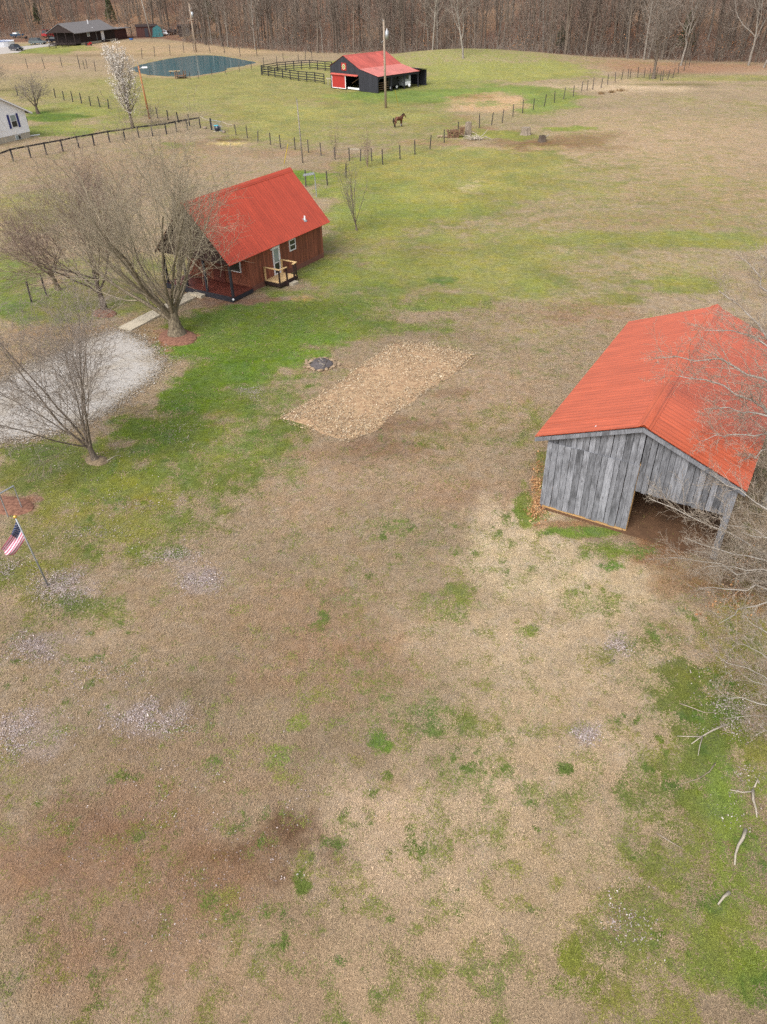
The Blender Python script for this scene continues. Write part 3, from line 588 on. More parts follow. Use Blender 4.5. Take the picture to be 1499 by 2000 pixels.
DRIVE = ccw(A2((-160, 850), (-130, 800), (0, 742), (60, 712), (110, 690), (170, 664), (225, 646), (262, 655), (285, 672), (312, 690), (322, 706), (318, 724), (298, 746), (262, 772), (222, 795), (170, 822), (110, 842), (50, 855), (0, 862), (-80, 880)))
BED = ccw(A2((552, 815), (610, 785), (770, 668), (840, 672), (925, 694), (905, 715), (800, 790), (735, 838), (688, 858), (640, 846)))
NO_GRASS = []

def gravel_mat():
    m = bpy.data.materials.new('pale_gravel'); n, l = nodes_of(m); bs = n['Principled BSDF']
    tc = n.new('ShaderNodeTexCoord'); v = n.new('ShaderNodeTexVoronoi'); v.inputs['Scale'].default_value = 22; l.new(tc.outputs['Object'], v.inputs['Vector'])
    z = n.new('ShaderNodeTexNoise'); z.inputs['Scale'].default_value = .55; z.inputs['Detail'].default_value = 9; z.inputs['Roughness'].default_value = .7; l.new(tc.outputs['Object'], z.inputs['Vector'])
    rp = n.new('ShaderNodeValToRGB'); e = rp.color_ramp.elements; e[0].position = .3; e[0].color = (*alb(164, 152, 134), 1); e[1].position = .54; e[1].color = (*alb(182, 176, 169), 1); l.new(z.outputs['Fac'], rp.inputs[0])
    sp = n.new('ShaderNodeSeparateColor'); l.new(v.outputs['Color'], sp.inputs[0])
    mr = n.new('ShaderNodeMapRange'); mr.inputs['To Min'].default_value = .84; mr.inputs['To Max'].default_value = 1.12; l.new(sp.outputs[0], mr.inputs['Value'])
    hs = n.new('ShaderNodeHueSaturation'); l.new(mr.outputs[0], hs.inputs['Value']); l.new(rp.outputs[0], hs.inputs['Color']); l.new(hs.outputs[0], bs.inputs['Base Color'])
    bs.inputs['Roughness'].default_value = .95
    bp = n.new('ShaderNodeBump'); bp.inputs['Strength'].default_value = .6; bp.inputs['Distance'].default_value = .02; l.new(v.outputs['Distance'], bp.inputs['Height']); l.new(bp.outputs[0], bs.inputs['Normal'])
    return m
M['gravel'] = gravel_mat()
tag(sheet('driveway', ragged(DRIVE, .14, .6, 5), .03, M['gravel']), kind='structure')
M['straw_soil'] = pm('straw_covered_soil', alb(184, 156, 122), .22, 5, .95, .6, tint=alb(150, 116, 88), detail=10)
tag(sheet('garden_bed', ragged(BED, .15, .4, 8), .028, M['straw_soil'], dome=.03), kind='structure')
NO_GRASS += [DRIVE, BED]

def litter(name, label, cat, pts, n, cols, size, elong, zoff, seed, flat=.25, pointed=False):
    """many small flat pieces lying about the ground: pts is a list of (x, y, r1, r2, share) ellipses"""
    g = np.random.default_rng(seed); X = []; Y = []
    tot = sum(p[2] for p in pts)
    for (o, Mx, share) in pts:
        k = int(n * share / tot); q = g.normal(0, .5, (k, 2))
        w = (Mx @ q.T).T + o; nz = fbm(w[:, 0], w[:, 1], 1.6, 4, 13); w = w[nz + g.normal(0, .05, k) > .48]
        X.append(w[:, 0]); Y.append(w[:, 1])
    x = np.concatenate(X); y = np.concatenate(Y); N = len(x)
    return scatter(name, label, cat, x, y, cols, size, elong, zoff, g, flat)
def scatter(name, label, cat, x, y, cols, size, elong, zoff, g, flat):
    N = len(x)
    az = g.random(N) * 6.283; s = size * np.exp(g.normal(0, .3, N)); w = s * elong; tl = g.normal(0, flat, N); tr = g.normal(0, flat, N)
    ux, uy = np.cos(az), np.sin(az); v = np.empty((N, 4, 3)); z = zg(x, y) + zoff + g.random(N) * .02
    for k, (a, b) in enumerate(((-1, -1), (1, -1), (1, 1), (-1, 1))):
        v[:, k, 0] = x + ux * s * a / 2 - uy * w * b / 2; v[:, k, 1] = y + uy * s * a / 2 + ux * w * b / 2; v[:, k, 2] = z + tl * s * a / 2 + tr * w * b / 2
    me = mesh_np(name, v.reshape(-1, 3), np.arange(N * 4).reshape(-1, 4), M['blade'])
    c = np.array([alb(*q) for q in cols])[g.integers(0, len(cols), N)] * np.exp(g.normal(0, .15, N))[:, None]
    set_attr(me, 'Col', np.repeat(np.clip(c, 0, .85), 4, 0))
    o = link(name, me); tag(o, label, cat, kind='stuff'); return o
def ell(px, py, rx, ry, share):
    o = at(px, py)[:2]; return (o, np.array([at(px + rx, py)[:2] - o, at(px, py + ry)[:2] - o]).T, share)
litter('fallen_petals', 'pinkish white blossom petals fallen in drifts on the grass', 'petals',
       [ell(390, 1130, 46, 32, 3), ell(120, 1150, 70, 34, 3), ell(160, 1130, 60, 20, 1), ell(90, 1262, 80, 36, 3), ell(290, 1398, 90, 42, 3), ell(50, 1435, 80, 60, 3), ell(490, 768, 30, 16, 1), ell(1205, 1262, 28, 36, 1.3), ell(1145, 1428, 28, 36, 1.3), ell(330, 1085, 70, 18, 1.3),
        ell(20, 1110, 50, 22, 1), ell(200, 1330, 140, 60, 1), ell(180, 1040, 130, 30, 1), ell(250, 980, 160, 30, 1.2), ell(370, 850, 60, 30, .8), ell(440, 640, 100, 40, .4), ell(1430, 1400, 60, 50, 1.3), ell(1230, 1790, 60, 90, .5), ell(420, 1560, 300, 200, .7), ell(300, 1700, 300, 250, .7), ell(1400, 1300, 90, 80, .8), ell(560, 1660, 90, 70, .15), ell(1440, 1540, 50, 70, .7), ell(300, 800, 100, 40, .7), ell(200, 900, 160, 40, 1)],
       30000, [(188, 172, 168), (172, 156, 154), (158, 142, 138), (204, 192, 188), (132, 112, 98)], .025, .5, .016, 4)
def straw():
    g = np.random.default_rng(8); b = np.array(ragged(BED, .4, .2, 8)); lo = b.min(0) - .5; hi = b.max(0) + .5; N = 70000
    x = lo[0] + g.random(N) * (hi[0] - lo[0]); y = lo[1] + g.random(N) * (hi[1] - lo[1]); nb_ = b.mean(0) + (b - b.mean(0)) * 1.07; k = inside(b, x, y) | (inside(nb_, x, y) & (g.random(N) < .4)); x, y = x[k], y[k]
    nz = fbm(x, y, 1.2, 4, 3); k = nz + g.normal(0, .1, len(x)) > .36
    scatter('straw_mulch', 'chopped straw and corn stubble spread over the garden bed', 'straw', x[k], y[k], [(204, 181, 146), (190, 165, 130), (178, 153, 121), (220, 204, 178), (160, 136, 110), (140, 119, 96)], .06, .25, .05, g, .35)
straw()
def gravel_rim():
    g = np.random.default_rng(12); d = ragged(DRIVE, .12, .6, 5); N = 20000; p = d[g.integers(0, len(d), N)] + g.normal(0, 1, (N, 2)) * g.uniform(.05, .55, (N, 1))
    scatter('loose_gravel', 'loose pale gravel scattered along the rim of the drive', 'gravel', p[:, 0], p[:, 1], [(176, 169, 160), (168, 157, 142), (160, 145, 124), (150, 134, 112)], .035, .8, .03, g, .3)
gravel_rim()
g_ = np.random.default_rng(9)
litter('fallen_leaves', 'orange brown fallen leaves heaped along the foot of the grey barn', 'leaves', [ell(1050, 955, 14, 60, 2), ell(1045, 990, 22, 24, 1), ell(1470, 1120, 60, 70, 1.2), ell(1440, 1190, 70, 30, .7)], 2600, [(190, 142, 98), (180, 134, 92), (158, 110, 76), (194, 162, 118)], .042, .6, .03, 6, .5)
make_blades()

# ------------------------------------------------------------------ buildings
def roof_panel(W, S, ribs, h=.022, mat=None, name='roof_panel'):
    """ribbed metal sheet: x across 0..W, y down the slope 0..S, z out of the roof"""
    b = MB(); xs = [(0, 0)]
    sp = W / ribs
    for k in range(ribs):
        c = (k + .5) * sp
        xs += [(c - .026, 0), (c - .016, h), (c + .016, h), (c + .026, 0)]
    xs.append((W, 0)); n = len(xs)
    P = [(x, 0, z) for x, z in xs] + [(x, S, z) for x, z in xs] + [(0, 0, -.02), (W, 0, -.02), (W, S, -.02), (0, S, -.02)]
    f = [(i, i + 1, n + i + 1, n + i) for i in range(n - 1)] + [(2 * n + 3, 2 * n + 2, 2 * n + 1, 2 * n)]
    f += [tuple(list(range(n - 1, -1, -1)) + [2 * n, 2 * n + 1]), tuple(list(range(n, 2 * n)) + [2 * n + 2, 2 * n + 3])]
    f = [q[::-1] for q in f]
    b.add(P, f); return b.mesh(name, mat)
def place_panels(parent, me, n, W, origin, across, down, name='roof_panel', lift=.0):
    """across, down: unit vectors; panels side by side from the origin"""
    a = Vector(across); d = Vector(down); nn = a.cross(d)
    for k in range(n):
        o = link(name, me, parent)
        p = Vector(origin) + a * (k * W) + nn * (lift + rng.uniform(-.003, .003))
        o.matrix_local = Matrix(((a.x, d.x, nn.x, p.x), (a.y, d.y, nn.y, p.y), (a.z, d.z, nn.z, p.z), (0, 0, 0, 1)))
def xz_board(parent, poly, y0, y1, mat, name='board'):
    return MB().prism(poly, lambda x, z: (x, y0, z), lambda x, z: (x, y1, z)).build(name, mat, parent)
def yz_board(parent, poly, x0, x1, mat, name='board'):
    return MB().prism(poly, lambda y, z: (x0, y, z), lambda y, z: (x1, y, z)).build(name, mat, parent)

def grey_barn():
    t = thing('grey_barn', 'weathered grey board barn with a wide coral red metal roof and an open doorway', 'barn', (7.978, 19.391, 0), math.radians(58.675 - 90))
    WL, WR, ZR, ZE, L = 3.33, 3.23, 4.154, 2.86, 11.227
    def zt(x): return (ZR - (ZR - ZE) * (-x) / WL if x < 0 else ZR - (ZR - ZE) * x / WR) - .07
    w = M['barn_wood']
    def run(x0, x1, zb, ztop, y, n, jit=.02):
        e = np.linspace(x0, x1, n + 1) + np.concatenate([[0], nrg.normal(0, .018, n - 1), [0]])
        for i in range(n):
            a, b = e[i] + rng.uniform(.003, .007), e[i + 1] - rng.uniform(.003, .009)
            bz = zb(.5 * (a + b)) + rng.uniform(-jit, jit); lean = rng.uniform(-.006, .006)
            if rng.random() < .12: b -= .012
            yy = y + rng.uniform(-.006, .006)
            ta, tb = ztop(a), ztop(b)
            poly = [(a, bz), (b, bz), (b + lean, tb), (a + lean, ta)]
            if a < 0 < b and ztop is zt: poly = [(a, bz), (b, bz), (b, tb), (0, zt(0)), (a, ta)]
            xz_board(t, poly, yy, yy + .025, w)
    run(-2.955, .114, lambda x: .13, lambda x: 2.70, .18, 15)
    run(-2.955, .10, lambda x: 2.64, zt, .212, 16)
    run(.116, 2.86, lambda x: 1.72 + .0 * x, zt, .185, 14)
    # posts, sill, lintel, rake boards
    MB().bb((2.84, .16, .0), (3.04, .36, 2.72)).build('corner_post', w, t)
    MB().bb((-2.93, .24, 0), (-2.79, .38, 2.7)).build('corner_post', w, t)
    MB().bb((-.02, .24, 0), (.11, .38, 2.7)).build('door_post', M['rim_wood'], t)
    MB().bb((-2.86, .22, .02), (-.03, .30, .17)).build('sill_beam', M['rim_wood'], t)
    MB().bb((.13, .225, 1.74), (2.83, .28, 1.92)).build('lintel', w, t)
    for s, W in ((-1, WL), (1, WR)):
        MB().prism([(0, ZR - .03), (s * (W + .02), ZE - .03), (s * (W + .02), ZE - .17), (0, ZR - .17)][::(1 if s < 0 else -1)], lambda x, z: (x, -.012, z), lambda x, z: (x, .03, z)).build('rake_board', w, t)
        for k in range(6):       # rafters carry the eaves
            y = .3 + k * (L - .6) / 5
            MB().beam((0, y, ZR - .12), (s * (W - .05), y, ZE - .12), .05, .1).build('rafter', w, t)
    # side and back walls, boards of one size sharing a mesh
    bm = MB().bb((-.0125, .004, .1), (.0125, .196, 2.66)).mesh('board', w)
    for sx in (-2.955, 2.97):
        for k in range(53):
            y = .40 + k * .2
            if sx > 0 and k % 9 == 4: continue
            link('board', bm, t, (sx + rng.uniform(-.004, .004), y, rng.uniform(-.03, .03)))
    for k in range(27):
        x = -2.93 + k * .2185; b2 = x + .21
        poly = [(x, .1), (b2, .1), (b2, zt(b2)), (x, zt(x))]
        if x < 0 < b2: poly = [(x, .1), (b2, .1), (b2, zt(b2)), (0, zt(0)), (x, zt(x))]
        xz_board(t, poly, L - .22, L - .195, w)
    MB().bb((-.1, 3.0, 0), (.02, 3.12, 2.7)).build('inner_post', M['rim_wood'], t)
    # roof
    PW = L / 12
    for s, W in ((-1, WL), (1, WR)):
        S = math.hypot(W, ZR - ZE) + .03; d = Vector((s * W, 0, ZE - ZR)).normalized()
        me = roof_panel(PW, S, 4, .036, M['barn_red'])
        if s < 0: place_panels(t, me, 12, PW, (0, L, ZR + .02), (0, -1, 0), d)
        else: place_panels(t, me, 12, PW, (0, 0, ZR + .02), (0, 1, 0), d)
    b = MB()
    sl = (ZR - ZE) / 3.28; q = .22
    prof = [(-q, -q * sl + .075), (-.06, .082), (0, .115), (.06, .082), (q, -q * sl + .075)]
    under = [(x, z - .02) for x, z in prof][::-1]
    b.prism(prof + under, lambda x, z: (x, -.02, ZR + z - .01), lambda x, z: (x, L + .02, ZR + z - .01)).build('ridge_cap', M['barn_red'], t)
    for i, (x, y) in enumerate(((-1.5, .35), (-2.6, .1), (-.1, .12), (.1, .2))):
        z = ZR - abs(x) * sl + .035
        MB().blob((x, y, z), (.035, .05, .012), i).build('paint_fleck', M['white'], t)
    fl = MB().bb((-2.9, .1, -.05), (2.95, L - .3, .03)).build('dirt_floor', M['dirt'], t)
    return t
grey_barn()

def framed_window(parent, x, y0, y1, z0, z1, out, panes=2, mat_frame=None, name='window', glass=None):
    """a sash window in a wall that faces +x or -x (out = +1 / -1)"""
    b = MB(); w = .06; mf = mat_frame or M['white']
    xo = x + out * .05
    b.bb((x, y0, z0), (xo, y0 + w, z1)).bb((x, y1 - w, z0), (xo, y1, z1)).bb((x, y0 + w, z0), (xo, y1 - w, z0 + w)).bb((x, y0 + w, z1 - w), (xo, y1 - w, z1))
    zm = (z0 + z1) / 2
    if panes == 2: b.bb((x, y0 + w, zm - .025), (xo, y1 - w, zm + .025))
    f = b.build(name, mf, parent)
    gl = glass or [M['glass'], M['glass']]
    if panes == 2:
        MB().bb((x - .01, y0 + w, z0 + w), (x + out * .02, y1 - w, zm - .025)).build('pane', gl[0], f)
        MB().bb((x - .01, y0 + w, zm + .025), (x + out * .025, y1 - w, z1 - w)).build('pane', gl[1], f)
    else:
        MB().bb((x - .01, y0 + w, z0 + w), (x + out * .02, y1 - w, z1 - w)).build('pane', gl[0], f)
    return f

def cabin():
    t = thing('red_roof_cabin', 'brown board cabin with a steep red metal roof, porch and new side stoop', 'cabin', (-10.823, 43.061, 0), math.radians(58.224 - 90))
    W, ZR, ZE, L, X = 2.889, 5.218, 2.224, 10.04, 2.44
    sl = (ZR - ZE) / W
    def zt(x): return ZR - abs(x) * sl - .08
    top = zt(X) + .0
    bs, dk = M['brown_stain'], M['dark_stain']
    # side walls of vertical boards
    bm = MB().bb((-.015, .006, .30), (.015, .194, top)).mesh('board', bs)
    for sx in (-X, X):
        for k in range(38):
            link('board', bm, t, (sx + rng.uniform(-.006, .006), 2.1 + k * .2, 0))
        MB().bb((sx - .03, 2.08, .0), (sx + .025, 9.72, .30)).build('skirting', M['skirt'], t)
    # porch back wall and rear wall
    def wall(y, mat, z0):
        n = 24; e = np.linspace(-X, X, n + 1)
        for i in range(n):
            a, b = e[i] + .004, e[i + 1] - .004
            if a < 0 < b: poly = [(a, z0), (b, z0), (b, zt(b)), (0, zt(0)), (a, zt(a))]
            else: poly = [(a, z0), (b, z0), (b, zt(b)), (a, zt(a))]
            xz_board(t, poly, y, y + .03, mat)
    wall(2.06, bs, .3); wall(9.70, bs, .3)
    MB().bb((-X + .03, 9.69, 0), (X - .03, 9.745, .29)).build('skirting', M['skirt'], t)
    # front gable above the porch
    n = 22; e = np.linspace(-2.62, 2.62, n + 1)
    for i in range(n):
        a, b = e[i] + .004, e[i + 1] - .004; zb = 2.36
        if zt(a) < zb + .02 and zt(b) < zb + .02: continue
        poly = [(a, zb), (b, zb), (b, max(zb + .01, zt(b))), (a, max(zb + .01, zt(a)))]
        xz_board(t, poly, .2 + rng.uniform(0, .008), .225, dk)
    MB().bb((-2.7, .16, 2.2), (2.7, .195, 2.36)).build('porch_beam', dk, t)
    MB().bb((-X, .23, 2.33), (X, 2.05, 2.36)).build('porch_ceiling', dk, t)
    for x in (-2.55, -.95, .63, 2.6):
        MB().bb((x - .06, .24, .33), (x + .06, .36, 2.33)).build('porch_post', M['black_wood'], t)
    pl = MB().bb((-2.66, .003, .29), (2.66, .137, .325)).mesh('deck_plank', M['deck_red'])
    for k in range(13): link('deck_plank', pl, t, (0, .24 + k * .14, rng.uniform(0, .004)))
    MB().bb((-2.65, .2, .02), (2.65, .238, .32)).build('rim_joist', M['black_wood'], t)
    MB().bb((2.61, .24, .06), (2.65, 2.05, .285)).build('rim_joist', M['black_wood'], t)
    MB().bb((-.35, 2.0, .33), (.55, 2.05, 2.25)).build('porch_door', M['deck_red'], t)
    framed = MB().bb((1.0, 2.0, 1.1), (1.9, 2.055, 2.0)).build('porch_window', M['white'], t)
    MB().bb((1.07, 1.985, 1.17), (1.83, 1.998, 1.93)).build('pane', M['glass'], framed)
    st = MB().bb((-.35, -.18, 0), (.5, .19, .17)).build('porch_step', M['concrete'], t)
    MB().blob((2.7, .16, .22), (.07, .05, .07), 3).build('post_light', M['white'], t)
    # side door and window
    fr = MB().bb((X + .01, 4.38, .34), (X + .06, 4.46, 2.02)).bb((X + .01, 5.0, .34), (X + .06, 5.08, 2.02)).bb((X + .01, 4.46, 1.94), (X + .06, 5.0, 2.02))
    d = fr.build('side_door', M['white'], t)
    MB().bb((X + .005, 4.46, .34), (X + .03, 5.0, 1.94)).build('door_leaf', M['white'], d)
    MB().bb((X + .03, 4.51, .42), (X + .036, 4.95, 1.02)).build('lower_pane', M['glass'], d)
    MB().bb((X + .03, 4.51, 1.08), (X + .036, 4.95, 1.88)).build('upper_pane', M['pale_glass'], d)
    MB().tube([(X + .05, 4.93, 1.02), (X + .05, 4.93, 1.14)], .012).build('handle', M['galv'], d)
    framed_window(t, X + .015, 6.07, 6.72, 1.34, 2.03, 1)
    MB().blob((X + .1, 4.2, 1.98), (.07, .07, .06), 2).build('porch_light', M['white'], t)
    for k in range(14):
        y = .35 + k * .72
        for s in (-1, 1): MB().beam((s * (X - .02), y, zt(X) + .04), (s * (W - .03), y, zt(W - .03) + .05), .04, .07).build('rafter_tail', M['new_wood'] if s > 0 else dk, t)
    # stoop
    for x0, y0, w_, h_ in ((2.5, 3.36, .07, .32), (3.58, 3.36, .07, .32)): pass
    dp = MB().bb((2.475, .004, .305), (3.66, .134, .34)).mesh('stoop_plank', M['new_wood'])
    for k in range(13): link('stoop_plank', dp, t, (0, 3.37 + k * .134, 0))
    MB().bb((2.475, 3.34, .12), (3.69, 3.37, .335)).build('stoop_rim', M['dark_stain'], t)
    MB().bb((2.475, 5.112, .12), (3.69, 5.142, .335)).build('stoop_rim', M['dark_stain'], t)
    MB().bb((3.66, 3.37, .12), (3.69, 5.11, .335)).build('stoop_rim', M['dark_stain'], t)
    for (x, y, m) in ((2.55, 3.41, 'new_wood'), (3.62, 3.41, 'dark_stain'), (3.73, 4.0, 'dark_stain'), (3.73, 4.72, 'dark_stain'), (3.62, 5.07, 'dark_stain'), (2.55, 5.07, 'new_wood')):
        z0 = .34 if x < 3.7 else .0
        MB().bb((x - .04, y - .04, z0), (x + .04, y + .04, 1.12)).build('stoop_post', M[m], t)
    for p0, p1 in (((2.48, 3.41, 1.14), (3.72, 3.41, 1.14)), ((3.68, 3.47, 1.14), (3.73, 4.05, 1.14)), ((2.48, 5.07, 1.14), (3.72, 5.07, 1.14)), ((3.68, 5.0, 1.14), (3.73, 4.66, 1.14))):
        MB().beam(p0, p1, .12, .04).build('handrail', M['new_wood'], t)
    MB().bb((3.76, 4.1, 0), (4.05, 4.68, .16)).build('stoop_step', M['concrete'], t)
    # roof
    PW = L / 11; S = math.hypot(W, ZR - ZE) + .02
    me = roof_panel(PW, S, 4, .034, M['house_red'])
    for s in (-1, 1):
        dn = Vector((s * W, 0, ZE - ZR)).normalized()
        if s < 0: place_panels(t, me, 11, PW, (0, L, ZR + .02), (0, -1, 0), dn)
        else: place_panels(t, me, 11, PW, (0, 0, ZR + .02), (0, 1, 0), dn)
        MB().prism([(0, ZR - .02), (s * W, ZE - .02), (s * W, ZE - .14), (0, ZR - .14)][::(1 if s < 0 else -1)], lambda x, z: (x, .0, z), lambda x, z: (x, .03, z)).build('rake_board', dk, t)
    q = .2
    prof = [(-q, -q * sl + .08), (0, .09), (q, -q * sl + .08)]
    MB().prism(prof + [(x, z - .02) for x, z in prof][::-1], lambda x, z: (x, -.02, ZR + z), lambda x, z: (x, L + .02, ZR + z)).build('ridge_cap', M['house_red'], t)
    v = MB().tube([(2.4, 8.0, ZR - 2.4 * sl), (2.4, 8.0, ZR - 2.4 * sl + .3)], .055, 8).build('vent_pipe', M['white'], t)
    MB().box((2.4, 8.0, ZR - 2.4 * sl + .06), (.26, .26, .03), M=Matrix.Rotation(math.atan(sl), 3, 'Y')).build('flashing', M['galv'], v)
cabin()

def horse_barn():
    b0 = np.array([0.58, 130.3]); o = b0 - np.array([.7071, -.7071]) * 10.7
    t = thing('horse_barn', 'black board horse barn with faded red roof, red sliding door and lean-to', 'barn', (o[0], o[1], 0.05), math.radians(-45))
    L, XP, ZP, XB, ZB, XE, ZE, ZL = 9.6, 3.2, 4.62, 6.7, 3.02, 10.75, 2.2, 3.12
    def zt(x):
        if x < XP: return ZL + (ZP - ZL) * x / XP
        if x < XB: return ZP + (ZB - ZP) * (x - XP) / (XB - XP)
        return ZB + (ZE - ZB) * (x - XB) / (XE - XB)
    w = M['black_wood']
    n = 52; e = np.linspace(0, 10.7, n + 1)
    for y, doors in ((0, True), (L - .06, False)):
        for i in range(n):
            a, b = e[i] + .006, e[i + 1] - .006; z0 = 0
            if y > 0 and a > 6.7: continue
            if doors and .35 < a < 6.45: z0 = 2.02
            poly = [(a, z0), (b, z0), (b, zt(b) - .06), (a, zt(a) - .06)]
            xz_board(t, poly, y, y + .04, w)
    bm = MB().bb((-.02, .006, 0), (.02, .206, ZL - .1)).mesh('board', w)
    for k in range(44): link('board', bm, t, (0.0, .05 + k * .2115, 0))
    bm2 = MB().bb((-.02, .006, 0), (.02, .294, 2.95)).mesh('board', w)
    for k in range(32): link('board', bm2, t, (6.72, .05 + k * .3, 0))
    # sliding door, opening
    d = MB().bb((.42, -.09, .16), (3.55, -.045, 1.98)).build('sliding_door', M['red_door'], t)
    for x0, x1, z0, z1 in ((.38, .47, .1, 2.0), (3.5, 3.62, .1, 2.0), (.47, 3.5, .1, .2)):
        MB().bb((x0, -.11, z0), (x1, -.04, z1)).build('door_trim', M['white'], d)
    MB().prism([(-.04, 2.1), (-.3, 1.98), (-.3, 2.02), (-.04, 2.2)], lambda y, z: (.25, y, z), lambda y, z: (6.5, y, z)).build('track_cover', M['far_red'], t)
    MB().bb((3.65, .3, .1), (6.45, .36, .35)).build('stall_board', M['white'], t)
    MB().beam((3.8, 1.2, .8), (6.3, 1.2, 2.0), .1, .1).build('brace', M['log'], t)
    # barn quilt: red square, cream ring of petals, green heart
    q = MB().bb((2.72, -.05, 2.64), (3.84, -.005, 3.66)).build('quilt_board', M['red_door'], t)
    k = MB()
    cx, cz = 3.28, 3.15
    for i in range(12):
        a = 2 * math.pi * i / 12; c = []
        for r_, da in ((.18, -.2), (.30, -.24), (.44, 0), (.30, .24), (.18, .2)): c.append((cx + r_ * math.cos(a + da), cz + r_ * math.sin(a + da)))
        k.prism(c[::-1], lambda x, z: (x, -.062, z), lambda x, z: (x, -.055, z))
    k.build('petal_ring', pm('cream_paint', (.7, .62, .42), .05), q)
    MB().prism([(cx + .26 * math.cos(i * math.pi / 8), cz + .26 * math.sin(i * math.pi / 8)) for i in range(16)][::-1], lambda x, z: (x, -.070, z), lambda x, z: (x, -.064, z)).build('green_ring', pm('green_paint', (.06, .12, .05), .1), q)
    MB().prism([(cx + .14 * math.cos(i * math.pi / 5), cz + .14 * math.sin(i * math.pi / 5)) for i in range(10)][::-1], lambda x, z: (x, -.078, z), lambda x, z: (x, -.072, z)).build('yellow_heart', pm('ochre_paint', (.55, .40, .10), .1), q)
    # roof panels: main roof darker and rusty, lean-to paler
    def strip(xa, za, xb, zb, mat, nm, n, over=.0):
        d_ = Vector((xb - xa, 0, zb - za)); S = d_.length + over; d_.normalize(); PW = L / n
        me = roof_panel(PW, S, 3, .03, M[mat], nm)
        if xb < xa: place_panels(t, me, n, PW, (xa, L - .05, za + .02), (0, -1, 0), d_, nm)
        else: place_panels(t, me, n, PW, (xa, -.05, za + .02), (0, 1, 0), d_, nm)
    strip(XP, ZP, -.3, ZL - .14, 'far_red', 'roof_panel', 11)
    strip(XP, ZP, XB, ZB, 'far_red', 'roof_panel', 11, .1)
    strip(XB, ZB - .02, XE, ZE, 'far_pink', 'lean_to_panel', 11, .15)
    MB().prism([(XP - .25, ZP - .06), (XP, ZP + .07), (XP + .25, ZP - .06), (XP + .25, ZP - .08), (XP, ZP + .05), (XP - .25, ZP - .08)][::-1], lambda x, z: (x, -.06, z), lambda x, z: (x, L, z)).build('ridge_cap', M['far_red'], t)
    # open side of the lean-to: posts, header, curved braces, end bay
    for y in (.1, 3.1, 6.1, 9.35):
        MB().bb((10.58, y - .08, 0), (10.74, y + .08, 2.1)).build('lean_to_post', w, t)
        for s in (-1, 1):
            if 0 < y + s * .7 < 9.6: MB().tube([(10.66, y + s * .08, 1.45), (10.66, y + s * .3, 1.75), (10.66, y + s * .7, 1.9)], .05, 4).build('post_brace', w, t)
    MB().bb((10.6, .2, 1.86), (10.72, 9.3, 2.12)).build('header_board', w, t)
    nb = 9
    for i in range(nb):
        a = 6.75 + i * .44
        MB().bb((a, 11.35, 0), (a + .43, 11.39, 2.25 - .0 * i)).build('end_board', w, t)
    MB().prism([(9.4, 2.5), (11.5, 2.3), (11.5, 2.34), (9.4, 2.56)], lambda y, z: (6.75, y, z), lambda y, z: (10.75, y, z)).build('end_bay_roof', w, t)
    MB().bb((10.6, 11.25, 0), (10.74, 11.34, 2.2)).build('lean_to_post', w, t)
    for k in range(4):
        MB().bb((10.2, .5, .3 + k * .3), (10.25, 2.9, .38 + k * .3)).build('gate_rail', M['log'], t)
    # horse trailer inside the lean-to
    R = Matrix.Rotation(math.radians(-45), 3, 'Z')
    def wp(x, y, z=0): p = R @ Vector((x, y, z)); return (o[0] + p.x, o[1] + p.y, p.z + .05)
    tr = thing('horse_trailer', 'white and silver horse trailer parked under the black lean-to', 'trailer', wp(9.2, 6.95), math.radians(-45))
    b = MB(); pr = [(-1.9, .4), (1.2, .4), (1.35, .6), (1.3, 1.7), (1.1, 2.05), (-1.9, 2.05)]
    b.prism(pr, lambda x, z: (x, -.8, z), lambda x, z: (x, .8, z)).build('trailer_body', M['galv'], tr)
    MB().bb((1.32, -.7, .45), (1.37, .7, .95)).build('nose_guard', M['white'], tr)
    MB().bb((1.32, -.45, 1.3), (1.36, .3, 1.85)).build('front_window', M['glass'], tr)
    MB().tube([(1.3, 0, .45), (2.0, 0, .42)], .06).build('hitch', M['black'], tr)
    MB().blob((1.75, 0, .45), (.2, .25, .22), 4).build('hitch_cover', M['white'], tr)
    for y in (-.86, .86):
        for x in (-.9, -.1):
            wh = MB().tube([(x, y - .08, .33), (x, y + .08, .33)], .33, 14).build('wheel', M['black'], tr)
            MB().tube([(x, y - .085, .33), (x, y + .085, .33)], .18, 10).build('rim', M['galv'], wh)
    wg = thing('covered_wagon', 'black covered cart with white wheels beside the horse trailer', 'cart', wp(9.3, 4.2), math.radians(-45))
    MB().prism([(-1.1, .55), (1.3, .55), (1.3, 1.2), (.6, 1.65), (-1.1, 1.65)], lambda y, z: (-.6, y, z), lambda y, z: (.6, y, z)).build('cart_body', M['black'], wg)
    for y in (-.6, .8):
        for x in (-.7, .7):
            wh = MB().tube([(x - .06, y, .36), (x + .06, y, .36)], .36, 14).build('wheel', M['black'], wg)
            MB().tube([(x - .065, y, .36), (x + .065, y, .36)], .2, 10).build('rim', M['white'], wg if False else wh)
    return wp
FBW = horse_barn()

